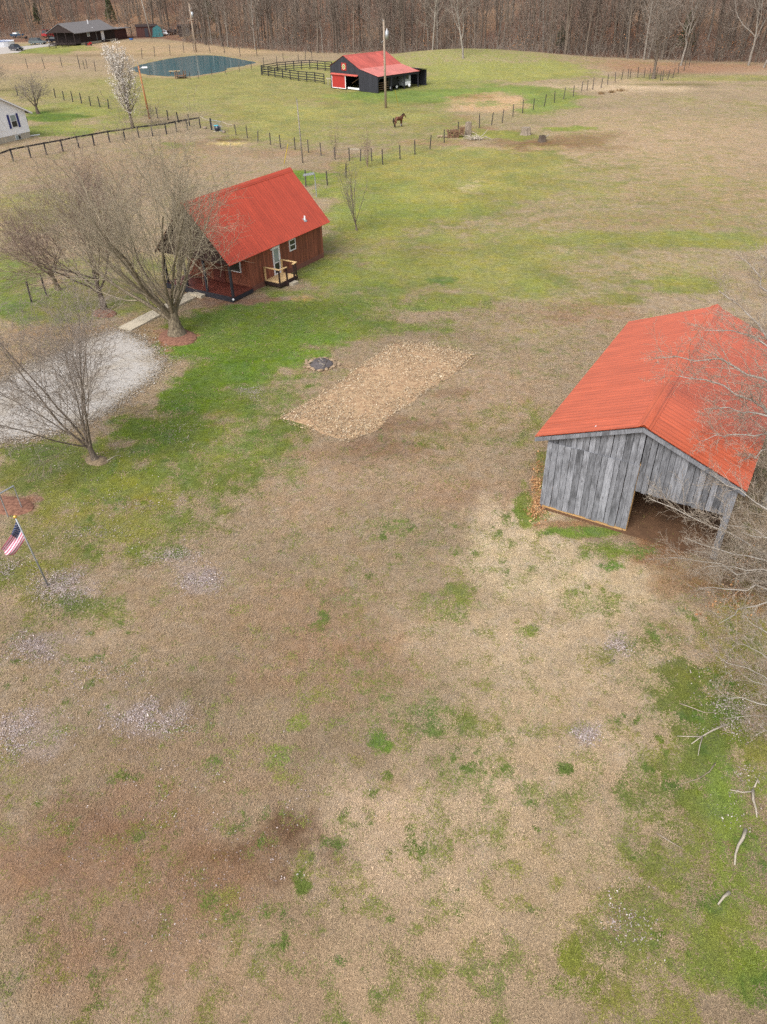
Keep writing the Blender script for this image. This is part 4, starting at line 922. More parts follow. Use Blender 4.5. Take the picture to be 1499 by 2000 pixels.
def white_house():
    d = np.array([-.4406, -.8977]); c = np.array([-41.36, 98.56])
    rz = math.atan2(d[1], d[0])
    t = thing('white_house', 'white sided house with navy blue shutters on a pale block foundation', 'house', (c[0], c[1], 0), rz)
    # local x along the gable wall away from its corner, local y = left of that (into the picture side: +y points to the viewer)
    Wd, H0, H1, RZ, D = 7.6, .62, 2.85, 4.75, 12.0
    sg = -1.0     # the house stretches to -y
    P = lambda x: H1 + (RZ - H1) * (1 - abs(x - Wd / 2) / (Wd / 2))
    # work out which side faces away from the viewer
    nrm = np.array([-d[1], d[0]])
    back = 1.0 if np.dot(nrm, -c) < 0 else -1.0
    F = lambda y: y * back
    def bx(x0, x1, y0, y1, z0, z1, nm, m, par=t): return MB().bb((x0, F(y0), z0), (x1, F(y1), z1)).build(nm, m, par)
    bx(0.03, Wd - .03, .03, D, 0, H0, 'foundation', M['block'])
    rows = 24; hh = (RZ - H0) / rows
    for k in range(rows):       # lap siding on the gable end
        z0, z1 = H0 + k * hh, H0 + (k + 1) * hh
        if z1 <= H1: xa, xb = 0, Wd; xc, xd = 0, Wd
        else:
            f = lambda z: max(0, (z - H1) / (RZ - H1)) * Wd / 2
            xa, xb = f(z0), Wd - f(z0); xc, xd = f(z1), Wd - f(z1)
        if xb - xa < .05: continue
        fs = MB().prism([(xa, z0), (xb, z0), (max(xd, xc + .02), z1), (xc, z1)], lambda x, z: (x, F(-.02), z), lambda x, z: (x, F(.02), z))
        fs.build('siding_board', M['siding'], t)
    bx(-.001, Wd + .001, .021, D, H0, H1, 'house_wall', M['siding'])
    for s in (0, 1):
        x0, x1 = (-.75, Wd / 2) if s == 0 else (Wd + .75, Wd / 2)
        z0 = P(0) - .75 * (RZ - H1) / (Wd / 2)
        MB().prism([(x0, z0), (x1, RZ), (x1, RZ + .14), (x0, z0 + .14)][::(1 if s == 0 else -1)], lambda x, z: (x, F(-.35), z), lambda x, z: (x, F(D + .3), z)).build('roof', M['shingle'], t)
        MB().prism([(x0, z0 - .05), (x1, RZ - .05), (x1, RZ + .12), (x0, z0 + .12)][::(1 if s == 0 else -1)], lambda x, z: (x, F(-.39), z), lambda x, z: (x, F(-.353), z)).build('rake_trim', M['white'], t)
        MB().bb((x0, F(-.3), z0 - .02), (x0 + (.08 if s == 0 else -.08), F(D), z0 + .12)).build('gutter', M['white'], t)
    wf = MB().bb((1.50, F(-.06), 1.36), (2.36, F(-.022), 2.68)).build('window', M['white'], t)
    MB().bb((1.57, F(-.075), 1.42), (2.29, F(-.062), 2.0)).build('pane', M['glass'], wf); MB().bb((1.57, F(-.075), 2.05), (2.29, F(-.062), 2.62)).build('pane', M['pale_glass'], wf)
    for x in (1.14, 2.46): MB().bb((x, F(-.07), 1.30), (x + .27, F(-.022), 2.74)).build('shutter', M['navy'], t)
    bw = MB().bb((1.5, F(-.02), .06), (2.3, F(.028), .56)).build('basement_window', M['white'], t)
    MB().bb((1.55, F(-.03), .1), (1.88, F(-.021), .52)).build('pane', M['glass'], bw); MB().bb((1.92, F(-.03), .1), (2.25, F(-.021), .52)).build('pane', M['pale_glass'], bw)
    MB().bb((-.09, F(.3), 0.2), (-.002, F(.42), H1)).build('downspout', M['white'], t)
    ds = MB().tube([(-.1, F(.36), .12), (-1.4, F(.1), .05)], .07, 6).build('splash_pipe', M['white'], t)
    # satellite dish on the side wall
    b = MB(); n = 14; P_ = []
    for rr, zz in ((0, 0), (.2, .02), (.38, .08)):
        for k in range(n): P_.append((rr * math.cos(k * 6.283 / n), zz, rr * math.sin(k * 6.283 / n)))
    f = []
    for q in range(2):
        for k in range(n): f.append((q * n + k, q * n + (k + 1) % n, (q + 1) * n + (k + 1) % n, (q + 1) * n + k))
    b.add([(x - .45, F(.9) + y, z + 1.75) for x, y, z in P_], f); b.tube([(-.45, F(.9), 1.75), (-.02, F(.9), 1.4)], .025)
    b.build('satellite_dish', M['black'], t)
white_house()

def black_house():
    c = np.array([-81.3, 243.6]); d = np.array([.3027, .9531]); rz = math.atan2(d[1], d[0])
    t = thing('dark_cabin', 'long dark brown cabin with a grey shingle roof, before the wood', 'cabin', (c[0], c[1], 0), rz)
    # local x along the visible wall, local y to its left (away from the viewer)
    L, Dp, H, RZ = 16.7, 8.5, 3.0, 5.0
    w = M['cabin']
    nb = 14; hh = (H - .5) / nb
    for k in range(nb): MB().bb((0, 0, .5 + k * hh), (L, .1 + (k % 2) * .03, .5 + (k + 1) * hh - .02)).build('wall_log', w, t)
    MB().bb((.05, .14, .0), (L, Dp, H)).build('house_wall', w, t)
    MB().bb((.0, .02, 0), (L, .13, .49)).build('foundation', M['block'], t)
    for s, (y0, y1) in enumerate(((-.6, Dp / 2), (Dp + .6, Dp / 2))):
        z0 = H - .25
        MB().prism([(y0, z0), (y1, RZ), (y1, RZ + .15), (y0, z0 + .15)][::(-1 if s == 0 else 1)], lambda y, z: (-2.6, y, z), lambda y, z: (L + .3, y, z)).build('roof', M['shingle'], t)
    MB().prism([(0, H), (Dp, H), (Dp / 2, RZ)], lambda y, z: (.0, y, z), lambda y, z: (.15, y, z)).build('gable', w, t)
    MB().prism([(0, H), (Dp, H), (Dp / 2, RZ)], lambda y, z: (-2.5, y, z), lambda y, z: (-2.4, y, z)).build('gable', w, t)
    for y in (.1, 2.8, 5.5, Dp - .1): MB().bb((-2.5, y - .08, 0), (-2.34, y + .08, H)).build('porch_post', w, t)
    MB().bb((-2.6, 0, .3), (-.02, Dp, .5)).build('porch_deck', w, t)
    for k in range(6): MB().bb((-2.55, -.04 - .0 * k, .6 + k * .0), (-2.47, Dp, .66)).build('porch_rail', w, t) if k == 0 else MB().bb((-2.54, k * 1.4, .66), (-2.48, k * 1.4 + .08, 1.3)).build('porch_baluster', w, t)
    wn_ = MB().bb((3.4, -.06, 1.75), (4.6, -.002, 2.9)).build('window', M['white'], t)
    MB().bb((3.5, -.07, 1.85), (4.5, -.062, 2.8)).build('pane', M['pale_glass'], wn_)
    dr = MB().bb((10.0, -.08, .55), (11.4, -.002, 2.9)).build('door', M['white'], t)
    MB().bb((10.25, -.09, .7), (11.15, -.082, 2.7)).build('door_leaf', M['white'], dr)
    MB().bb((7.6, -.1, .6), (7.75, -.01, 2.9)).build('downspout', M['galv'], t)
    ex = MB().bb((L + .02, .3, 0), (L + 6.8, Dp - .5, 2.5)).build('side_room', M['cabin_red'], t)
    MB().bb((L, -.1, 2.6), (L + 9.2, Dp, 2.78)).build('side_room_roof', M['shingle'], t)
    for x in (L + 9.0,): MB().bb((x, 0, 0), (x + .15, .15, 2.6)).build('side_post', w, t)
    MB().tube([(9, Dp / 2 - 1.4, RZ - .8), (9, Dp / 2 - 1.4, RZ + .5)], .12, 6).build('vent_pipe', M['white'], t)
    MB().tube([(8, 1.0, H - .2), (8, 1.0, H + .75)], .14, 6).build('vent_pipe', M['white'], t)
    MB().bb((9.6, -1.4, .0), (11.8, -.1, .45)).build('door_step', w, t)
    return c, d
black_house()

# ------------------------------------------------------------------ trees
def segs_mesh(name, segs, n, mat, extra=None):
    """short tapered tubes from an array of rows (x0 y0 z0 x1 y1 z1 r0 r1)"""
    s = np.asarray(segs, float); p0, p1 = s[:, :3], s[:, 3:6]; d = p1 - p0; d /= np.linalg.norm(d, axis=1)[:, None] + 1e-9
    a = np.where(np.abs(d[:, 2:3]) < .9, np.array([[0, 0, 1.0]]), np.array([[1.0, 0, 0]]))
    e1 = np.cross(d, a); e1 /= np.linalg.norm(e1, axis=1)[:, None] + 1e-9; e2 = np.cross(d, e1)
    N = len(s); v = np.empty((N, 2, n, 3))
    for k in range(n):
        t = 2 * math.pi * k / n; q = e1 * math.cos(t) + e2 * math.sin(t)
        v[:, 0, k] = p0 + q * s[:, 6:7]; v[:, 1, k] = p1 + d * s[:, 7:8] * .3 + q * s[:, 7:8]
    base = np.arange(N)[:, None] * 2 * n; k = np.arange(n)[None, :]
    f = np.stack([base + k, base + (k + 1) % n, base + n + (k + 1) % n, base + n + k], -1).reshape(-1, 4)
    return mesh_np(name, v.reshape(-1, 3), f, mat, True)

def rot_away(d, ang, az):
    a = Vector((0, 0, 1)) if abs(d.z) < .95 else Vector((1, 0, 0))
    e1 = d.cross(a).normalized(); e2 = d.cross(e1)
    s = e1 * math.cos(az) + e2 * math.sin(az)
    return (d * math.cos(ang) + s * math.sin(ang)).normalized()
def grow(out, p, d, L, r, lev, C, R):
    """one branch: a wandering run of pieces with side branches, level by level; out[level] gathers (branch id, row)"""
    n = C['pieces'][min(lev, len(C['pieces']) - 1)]; last = lev >= C['levels']
    tip = C.get('tip', .35); wob = C['wob'][min(lev, len(C['wob']) - 1)]; tro = C['trop'][min(lev, len(C['trop']) - 1)]
    pts = [(p.copy(), d.copy(), r)]; rows = []
    for i in range(n):
        d = (d + Vector((R.gauss(0, wob), R.gauss(0, wob), R.gauss(0, wob))) + Vector((0, 0, tro / n))).normalized()
        q = p + d * (L / n); r1 = r * (1 - (1 - tip) * (i + 1) / n)
        r0 = pts[-1][2]; rows.append((p.x, p.y, p.z, q.x, q.y, q.z, r0, r1)); p = q; pts.append((p.copy(), d.copy(), r1))
    out.setdefault(lev, []).append(rows)
    if last: return
    k = lev; nc = C['kids'][min(k, len(C['kids']) - 1)]; nc = max(1, int(round(nc * R.uniform(.8, 1.2)))); st = C['start'][min(k, len(C['start']) - 1)]
    az0 = R.uniform(0, 6.28)
    for j in range(nc):
        t = st + (1 - st) * (j + R.uniform(.2, 1)) / nc; t = min(t, 1.0); x = t * n; i = min(int(x), n - 1); f = x - i
        a, b = pts[i], pts[i + 1]; pp = a[0].lerp(b[0], f); dd = a[1].lerp(b[1], f).normalized(); rr = a[2] + (b[2] - a[2]) * f
        lo, hi = C['spread'][min(k, len(C['spread']) - 1)]
        nd = rot_away(dd, math.radians(R.uniform(lo, hi)), az0 + j * 2.4 + R.uniform(-.5, .5))
        bias = C.get('bias')
        if bias and k == 0: nd = (nd + Vector(bias) * R.uniform(.2, 1)).normalized()
        rat = C['ratio'][min(k, len(C['ratio']) - 1)]
        grow(out, pp, nd, L * rat * R.uniform(.75, 1.2) * (1.15 - .4 * t), max(rr * C.get('rr', .62) * R.uniform(.8, 1.1), C.get('rmin', .006)), lev + 1, C, R)
def base_flare(rows, k=1.35):
    r = list(rows[0]); r[6] *= k; rows[0] = tuple(r); return rows
def make_tree(name, label, pos, C, seed, bark, twig, group=None, n0=9, lean=(0, 0), cat='tree', limbs_as_parts=True, roots=None):
    R = random.Random(seed); out = {}
    starts = roots or [((0, 0, -.1), (lean[0], lean[1], 1), C['L'], C['r'])]
    for p, d, L, r in starts: grow(out, Vector(p), Vector(d).normalized(), L, r, 0, C, R)
    t = thing(name, label, cat, (pos[0], pos[1], float(zg(pos[0], pos[1]))), 0, group)
    for k in out[0]: link('trunk', segs_mesh('trunk', base_flare(k), n0, bark), t)
    if 1 in out:
        if limbs_as_parts:
            for k in out[1]: link('limb', segs_mesh('limb', k, 6, bark), t)
        else: link('limb', segs_mesh('limb', [q for k in out[1] for q in k], 6, bark), t)
    tw = [q for l in out if l >= 2 for k in out[l] for q in k]
    if tw: link('crown', segs_mesh('crown', tw, 3, twig), t)
    return t, out

def px_pos(px, py): return at(px, py)

# the big many-stemmed tree by the drive
CB = dict(L=1.75, r=.45, levels=4, pieces=[4, 6, 6, 5, 3], wob=[.05, .12, .11, .13, .16], trop=[.1, .8, .6, .3, .1], kids=[13, 7, 9, 8], start=[.45, .2, .15, .12], spread=[(18, 66), (12, 42), (18, 52), (22, 65)], ratio=[3.3, .9, .5, .42], rr=.46, rmin=.0075, tip=.36, bias=(-.28, -.05, 0))
make_tree('bare_tree', 'big leafless many stemmed tree in a red mulch ring before the brown cabin', px_pos(347, 656), CB, 4, M['bark_olive'], M['twig_olive'], None, 12, (-.05, -.02))
# rounder trees behind it, to the left
CM = dict(L=2.0, r=.18, levels=4, pieces=[4, 5, 6, 5, 3], wob=[.08, .12, .09, .11, .15], trop=[.1, .5, .55, .35, .1], kids=[8, 7, 7, 5], start=[.4, .2, .12, .1], spread=[(25, 62), (20, 50), (20, 50), (25, 60)], ratio=[1.5, .8, .62, .5], rr=.55, rmin=.006, tip=.4)
make_tree('bare_tree', 'leafless tree behind the big one, in its own small mulch ring', px_pos(205, 608), dict(CM, L=2.3, kids=[9, 8, 10, 8], ratio=[1.9, .85, .62, .5]), 13, M['bark_dark'], M['twig_red'], None, 9)
make_tree('bare_tree', 'low leaning leafless tree at the far left field edge with a crooked side limb', px_pos(115, 566), dict(CM, L=1.5, kids=[6, 6, 6, 4], ratio=[1.8, .8, .6, .45]), 23, M['bark_olive'], M['twig_red'], None, 9, (-.25, 0))
# vase-shaped tree in the lawn, lower left
CV = dict(L=1.15, r=.16, levels=4, pieces=[4, 8, 6, 5, 3], wob=[.06, .06, .08, .11, .16], trop=[.1, .35, .2, -.05, -.25], kids=[9, 10, 9, 7], start=[.35, .14, .15, .12], spread=[(14, 52), (18, 44), (22, 55), (25, 60)], ratio=[4.7, .52, .5, .5], rr=.5, rmin=.0058, tip=.3)
make_tree('bare_tree', 'grey leafless vase shaped tree on the lawn with arching stems before the gravel drive', px_pos(188, 900), CV, 38, M['bark'], M['twig'], None, 10, (-.04, 0))
CS = dict(L=.8, r=.09, levels=3, pieces=[3, 8, 5, 4], wob=[.04, .04, .07, .12], trop=[.1, .5, .4, .2], kids=[6, 10, 5], start=[.3, .2, .15], spread=[(10, 26), (14, 34), (18, 45)], ratio=[4.6, .34, .5], rr=.6, rmin=.006, tip=.3)
make_tree('bare_tree', 'slim leafless sapling standing alone in the grass right of the brown cabin', px_pos(697, 450), CS, 5, M['bark'], M['twig'], None, 8)
# brush of upright red shoots on the fence line
CH = dict(L=.35, r=.05, levels=2, pieces=[2, 7, 4], wob=[.04, .05, .1], trop=[.1, .5, .3], kids=[13, 7], start=[.2, .3], spread=[(5, 24), (10, 30)], ratio=[9.0, .25], rr=.55, rmin=.008, tip=.25)
for (px, py, sd, lb) in ((655, 312, 3, 'thin upright reddish bush on the wire fence, left one of two'), (718, 326, 8, 'taller upright reddish bush on the wire fence behind the sapling, beside a white rail')):
    make_tree('bush', lb, px_pos(px, py), CH, sd, M['twig_red'], M['twig_red'], 'upright bushes on the wire fence', 6, cat='bush', limbs_as_parts=False)
# apple-like round tree by the white house
CA = dict(L=1.6, r=.24, levels=4, pieces=[3, 5, 5, 5, 3], wob=[.08, .14, .13, .15, .18], trop=[.1, .3, .25, .1, .0], kids=[7, 7, 7, 4], start=[.5, .2, .1, .1], spread=[(30, 68), (25, 60), (25, 60), (30, 70)], ratio=[2.0, .75, .58, .5], rr=.55, rmin=.012, tip=.4)
make_tree('bare_tree', 'round crowned leafless tree on the lawn behind the white house', px_pos(76, 222), CA, 9, M['bark_dark'], M['twig'], None, 9, (-.15, 0))
make_tree('bare_tree', 'dark leafless tree trunk at the left edge behind the round crowned tree', px_pos(-8, 178), CA, 19, M['bark_dark'], M['twig'], None, 9)
CQ = dict(CA, L=.8, r=.08, kids=[6, 6, 4], levels=3, ratio=[2.2, .6, .5], rmin=.012)
make_tree('bush', 'small brown leafless bush at the foot of the leaning lamp pole', px_pos(298, 240), CQ, 12, M['twig'], M['twig'], None, 6, cat='bush', limbs_as_parts=False)
# white blossoming pear
CP = dict(L=7.4, r=.2, levels=3, pieces=[9, 5, 4, 3], wob=[.03, .08, .1, .15], trop=[.1, .9, .4, .1], kids=[42, 8, 4], start=[.16, .12, .1], spread=[(35, 62), (25, 50), (25, 60)], ratio=[.34, .42, .5], rr=.5, rmin=.012, tip=.2)
pear, po = make_tree('blossoming_pear_tree', 'tall narrow tree covered in white blossom behind the black top rail fence', px_pos(260, 250), CP, 7, M['bark_dark'], M['twig'], None, 9, (-.03, 0), limbs_as_parts=False)
def blossoms():
    g = np.random.default_rng(3); rows = np.array([q for l in (1, 2, 3) for k in po[l] for q in k]); N = 9000
    s = rows[g.integers(0, len(rows), N)]; t = g.random((N, 1)); p = s[:, :3] + (s[:, 3:6] - s[:, :3]) * t + g.normal(0, .11, (N, 3))
    a = g.normal(0, 1, (N, 3)); a /= np.linalg.norm(a, axis=1)[:, None]; b = np.cross(a, g.normal(0, 1, (N, 3))); b /= np.linalg.norm(b, axis=1)[:, None]; sz = g.uniform(.025, .06, (N, 1))
    v = np.stack([p + a * sz, p + b * sz, p - a * sz, p - b * sz], 1)
    o = link('blossom', mesh_np('blossom', v.reshape(-1, 3), np.arange(4 * N).reshape(-1, 4), M['blossom']), pear); tag(o, kind='stuff')
blossoms()
# tall tree alone in the far field
CF = dict(L=10.5, r=.27, levels=4, pieces=[9, 6, 5, 4, 3], wob=[.05, .14, .14, .15, .18], trop=[.1, .35, .2, .0, .0], kids=[22, 7, 6, 4], start=[.2, .15, .1, .1], spread=[(35, 75), (25, 60), (25, 60), (30, 70)], ratio=[.36, .5, .5, .5], rr=.42, rmin=.016, tip=.2)
make_tree('bare_tree', 'tall grey leafless tree alone in the far right field at the fence', px_pos(1276, 154), CF, 15, M['bark'], M['twig'], None, 9, limbs_as_parts=False)

# the two trees that reach into the picture from the right; their limbs grow towards given places
def limb_tree(name, label, base, trunk, limbs, seed, bark, twig, C, r0=.3):
    R = random.Random(seed); t = thing(name, label, 'tree', (base[0], base[1], 0))
    pts = [Vector(p) for p in trunk]
    rows = []
    for i in range(len(pts) - 1):
        ra = r0 * (1 - .55 * i / (len(pts) - 1)); rb = r0 * (1 - .55 * (i + 1) / (len(pts) - 1)); rows.append((*pts[i], *pts[i + 1], ra, rb))
    link('trunk', segs_mesh('trunk', base_flare(rows), 10, bark), t); crown = []
    for (h, tip, r) in limbs:
        a = pts[0].lerp(pts[-1], h); b = Vector(tip) - Vector((base[0], base[1], 0)); L = (b - a).length; n = 9; p = a.copy(); lr = []; r = r * .6; prev = None
        for i in range(n):
            f = (i + 1) / n; q = a.lerp(b, f) + Vector((R.gauss(0, .03), R.gauss(0, .03), R.gauss(0, .03))) * L * .55 + Vector((0, 0, math.sin(f * math.pi) * L * .07))
            lr.append((*p, *q, r * (1 - .8 * i / n), r * (1 - .8 * (i + 1) / n))); d = (q - p).normalized()
            if i >= 1:
                for j in range(R.choice((2, 3, 3, 4))):
                    out = {}; nd = rot_away(d, math.radians(R.uniform(22, 62)), R.uniform(0, 6.28)); nd.z = nd.z * .7 + .05
                    grow(out, p.lerp(q, R.random()), nd.normalized(), L * R.uniform(.16, .34) * (1.2 - .5 * f), max(.006, r * .42 * (1.1 - .7 * f)), 0, C, R)
                    crown += [k2 for l in out for k in out[l] for k2 in k]
            p = q
        link('limb', segs_mesh('limb', lr, 6, bark), t)
    link('crown', segs_mesh('crown', crown, 3, twig), t)
    return t
CT = dict(levels=2, pieces=[6, 4, 3], wob=[.10, .13, .16], trop=[.12, .15, .1], kids=[7, 4], start=[.15, .15], spread=[(22, 55), (25, 60)], ratio=[.42, .45], rr=.6, rmin=.0048, tip=.3)
B1 = np.array([13.6, 20.8, 0])
def T(px, py, z): return tuple(at(px, py, z))
limb_tree('bare_tree', 'pale barked leafless tree reaching over the coral barn roof from the right edge', B1, [(0, 0, -.1), (.1, .1, 1.6), (.0, .2, 3.2), (.1, .1, 5.0), (0, 0, 7.2)],
          [(.45, T(1375, 800, 4.6), .075), (.4, T(1330, 730, 5.2), .085), (.55, T(1300, 690, 5.9), .08), (.6, T(1400, 560, 7.4), .08), (.75, T(1445, 500, 8.0), .07), (.9, T(1490, 500, 8.6), .06), (.35, T(1370, 860, 4.0), .06), (.5, T(1480, 620, 6.4), .07), (.3, T(1440, 900, 3.4), .06), (.7, T(1380, 640, 6.6), .06)],
          3, M['bark_white'], M['twig_white'], CT, .24)
B2 = np.array([12.3, 15.0, 0])
limb_tree('bare_tree', 'pale grey leafless tree with low spreading limbs beside the barn doorway, right edge', B2, [(0, 0, -.1), (-.05, .1, 1.1), (.05, .1, 2.3), (.1, 0, 4.0)],
          [(.3, T(1272, 985, 2.3), .075), (.35, T(1340, 1060, 2.1), .06), (.3, T(1300, 1090, 1.6), .05), (.4, T(1400, 1010, 2.8), .06), (.28, T(1370, 1150, 1.5), .06), (.3, T(1400, 1210, 1.5), .06), (.45, T(1400, 930, 3.4), .06), (.25, T(1440, 1130, 1.1), .05), (.5, T(1450, 1040, 3.2), .06), (.35, T(1380, 1110, 2.0), .05), (.2, T(1350, 1075, 1.2), .045)],
          6, M['bark_white'], M['twig_white'], CT, .2)
B3 = np.array([10.8, 10.9, 0])
limb_tree('bare_tree', 'low bleached leafless sprawling tree at the right edge above the green grass', B3, [(0, 0, -.1), (0, .1, .6), (.1, .1, 1.5), (.1, 0, 2.6)],
          [(.3, T(1400, 1285, .9), .04), (.25, T(1395, 1350, .6), .045), (.35, T(1440, 1250, 1.4), .04), (.2, T(1424, 1400, .4), .035), (.3, T(1450, 1320, 1.2), .04), (.4, T(1455, 1200, 2.0), .04), (.15, T(1470, 1430, .4), .035)],
          9, M['bark_white'], M['twig_white'], dict(CT, kids=[5, 3]), .12)
# brambles along the barn's right side
CBR = dict(L=.25, r=.03, levels=2, pieces=[2, 7, 4], wob=[.1, .2, .25], trop=[.1, -.25, -.1], kids=[16, 8], start=[.1, .15], spread=[(10, 75), (25, 70)], ratio=[5.5, .4], rr=.6, rmin=.005, tip=.3)
for (px, py, sd, lb) in ((1440, 1075, 2, 'tangled brown bramble behind the barn corner post'), (1480, 1010, 4, 'dense brown bramble under the right eave of the grey barn'), (1485, 1120, 6, 'bramble at the right edge below the barn corner'), (1478, 940, 8, 'tan twiggy bramble along the right wall of the grey barn')):
    q = at(px, py); make_tree('bramble', lb, q, CBR, sd, M['twig_olive'], M['twig_olive'], 'brambles beside the grey barn', 5, cat='bramble', limbs_as_parts=False)

# ------------------------------------------------------------------ the wood
def forest():
    R = random.Random(77); kinds = []
    specs = [
        ('bark', 'twig', dict(L=18, r=.22, levels=2, pieces=[10, 6, 5], wob=[.025, .08, .12], trop=[.1, .6, .3], kids=[22, 8], start=[.3, .15], spread=[(25, 55), (20, 50)], ratio=[.26, .42], rr=.4, rmin=.018, tip=.2), 'straight grey brown leafless tree', 'straight grey brown trees of the wood'),
        ('bark', 'twig_red', dict(L=15, r=.17, levels=2, pieces=[10, 6, 5], wob=[.035, .1, .12], trop=[.1, .5, .3], kids=[26, 8], start=[.16, .15], spread=[(30, 65), (20, 55)], ratio=[.25, .42], rr=.42, rmin=.018, tip=.2), 'reddish twigged leafless tree', 'reddish twigged trees of the wood'),
        ('bark_pale', 'twig_pale', dict(L=17, r=.19, levels=2, pieces=[10, 6, 5], wob=[.035, .12, .14], trop=[.1, .5, .2], kids=[18, 8], start=[.22, .15], spread=[(30, 65), (25, 60)], ratio=[.30, .42], rr=.45, rmin=.018, tip=.25), 'pale barked leafless tree', 'pale barked trees of the wood'),
        ('bark_dark', 'twig', dict(L=19, r=.27, levels=2, pieces=[10, 6, 5], wob=[.02, .1, .12], trop=[.1, .4, .3], kids=[20, 8], start=[.3, .15], spread=[(35, 65), (20, 50)], ratio=[.26, .45], rr=.4, rmin=.018, tip=.2), 'dark trunked leafless tree', 'dark trunked trees of the wood'),
        ('bark', 'twig', dict(L=8, r=.08, levels=2, pieces=[8, 6, 4], wob=[.05, .1, .15], trop=[.1, .4, .2], kids=[26, 7], start=[.1, .15], spread=[(30, 65), (25, 60)], ratio=[.3, .42], rr=.5, rmin=.014, tip=.2), 'low twiggy leafless tree', 'low understorey trees of the wood'),
        ('bark_pale', 'twig', dict(L=9, r=.2, levels=3, pieces=[6, 8, 6, 4], wob=[.06, .14, .15, .18], trop=[.1, .5, .2, .1], kids=[6, 8, 6], start=[.3, .2, .15], spread=[(20, 50), (25, 60), (25, 60)], ratio=[.9, .42, .45], rr=.6, rmin=.018, tip=.3), 'crooked forking pale tree', 'crooked forking trees of the wood'),
    ]
    for (bk, tw, C, lb, gp) in specs:
        for v in range(2):
            out = {}; grow(out, Vector((0, 0, -.3)), Vector((R.uniform(-.04, .04), R.uniform(-.04, .04), 1)).normalized(), C['L'], C['r'], 0, dict(C, rmin=C['rmin'] * 1.25, kids=[int(q * 1.25) for q in C['kids']]), random.Random(R.random()))
            tr = segs_mesh('trunk', [q for l in (0, 1) for k in out[l] for q in k], 6, M[bk]); cr = segs_mesh('crown', [q for l in out if l >= 2 for k in out[l] for q in k], 3, M[tw])
            kinds.append((tr, cr, lb, gp))
    # stands: nearest the edge first
    spots = []
    tries = 0
    while len(spots) < 860 and tries < 30000:
        tries += 1
        x = R.uniform(-150, 115); s = R.random() ** 1.25 * 62 - .5; y = float(edge_y(x)) + s + R.uniform(-1, 1)
        if abs(x) > .56 * y + 8: continue
        if x < -55 and s < 12: continue
        if any((x - a) ** 2 + (y - b) ** 2 < 3.2 for a, b, _ in spots[-400:]): continue
        spots.append((x, y, s))
    spots.sort(key=lambda q: q[2])
    far = []
    wts = [5, 6, 1, 3, 6, .6]
    for i, (x, y, s) in enumerate(spots):
        kd = R.choices(range(6), wts)[0] * 2 + R.randrange(2); sc = R.uniform(.75, 1.2)
        if i < 285:
            tr, cr, lb, gp = kinds[kd]
            px = 749.5 + CAM_F * x / (y * .8); zone = 'behind the dark cabin' if px < 330 else 'above the pond' if px < 560 else 'behind the horse barn' if px < 860 else 'behind the green knoll' if px < 1120 else 'behind the far right field'
            row = 'in the front row' if s < 9 else 'deeper in the wood'; lb2 = lb + ' ' + row + ' ' + zone
            t = link('wood_tree', tr, None, (x, y, float(zg(x, y)))); tag(t, lb2, 'tree', gp + ', ' + row + ' ' + zone)
            t.rotation_euler = (R.uniform(-.05, .05), R.uniform(-.05, .05), R.uniform(0, 6.28)); t.scale = (sc,) * 3
            link('crown', cr, t)
        else: far.append((x, y, kd, sc, R.uniform(0, 6.28)))
    # the deeper wood reads as one mass: its trees joined into one
    lite = []
    for j in range(4):
        C = dict(specs[(0, 1, 3, 2)[j]][2], kids=[12, 5], pieces=[6, 4, 3], rmin=.03)
        out = {}; grow(out, Vector((0, 0, -.3)), Vector((0, 0, 1)), C['L'], C['r'], 0, C, random.Random(j + 5)); lite.append(np.array([q for l in out for k in out[l] for q in k]))
    for j, mat in ((0, 'bark'), (1, 'twig_red'), (2, 'bark_dark'), (3, 'bark_pale')):
        pass
    rows = []
    for (x, y, kd, sc, a) in far:
        q = lite[R.choices((0, 1, 2, 3), (5, 5, 3, 1))[0]].copy() * sc; c, s = math.cos(a), math.sin(a)
        for o in (0, 3):
            X = q[:, o] * c - q[:, o + 1] * s; Y = q[:, o] * s + q[:, o + 1] * c; q[:, o] = X + x; q[:, o + 1] = Y + y; q[:, o + 2] += float(zg(x, y))
        rows.append(q)
    tag(link('deep_wood', segs_mesh('deep_wood', np.vstack(rows), 3, M['bark'])), 'leafless grey brown wood climbing the hill deeper behind its front trees', 'wood', kind='stuff')
    # saplings and brush
    g = np.random.default_rng(4); N = 15000
    x = g.uniform(-150, 115, N); s = g.random(N) ** 1.3 * 58 - 1.5; y = edge_y(x) + s; k = ~((x < -55) & (s < 9)); x, y = x[k], y[k]; N = len(x)
    z = zg(x, y); p = np.stack([x, y, z], 1); rows = []
    d = np.stack([g.normal(0, .35, N), g.normal(0, .35, N), np.ones(N)], 1); h = g.gamma(2.2, .75, N) + .4
    for i in range(3):
        q = p + d * (h / 3)[:, None]; r = .028 * (1 - i * .27) * np.ones(N); rows.append(np.hstack([p, q, r[:, None], (r * .7)[:, None]]))
        if i: # a side twig
            e = d + g.normal(0, .6, (N, 3)); rows.append(np.hstack([p, p + e * (h / 3.5)[:, None], (r * .7)[:, None], (r * .4)[:, None]]))
        p = q; d = d + g.normal(0, .22, (N, 3))
    tag(link('undergrowth', segs_mesh('undergrowth', np.vstack(rows), 3, M['twig'])), 'brown brush and thin saplings on the floor of the wood', 'undergrowth', kind='stuff')
    # dry beech leaves that still hang low in the wood
    N = 9000; c = g.integers(0, 260, N); cx = g.uniform(-140, 105, 260); cs = g.random(260) ** 1.3 * 40; cy = edge_y(cx) + cs; cz = zg(cx, cy) + g.uniform(.8, 5, 260)
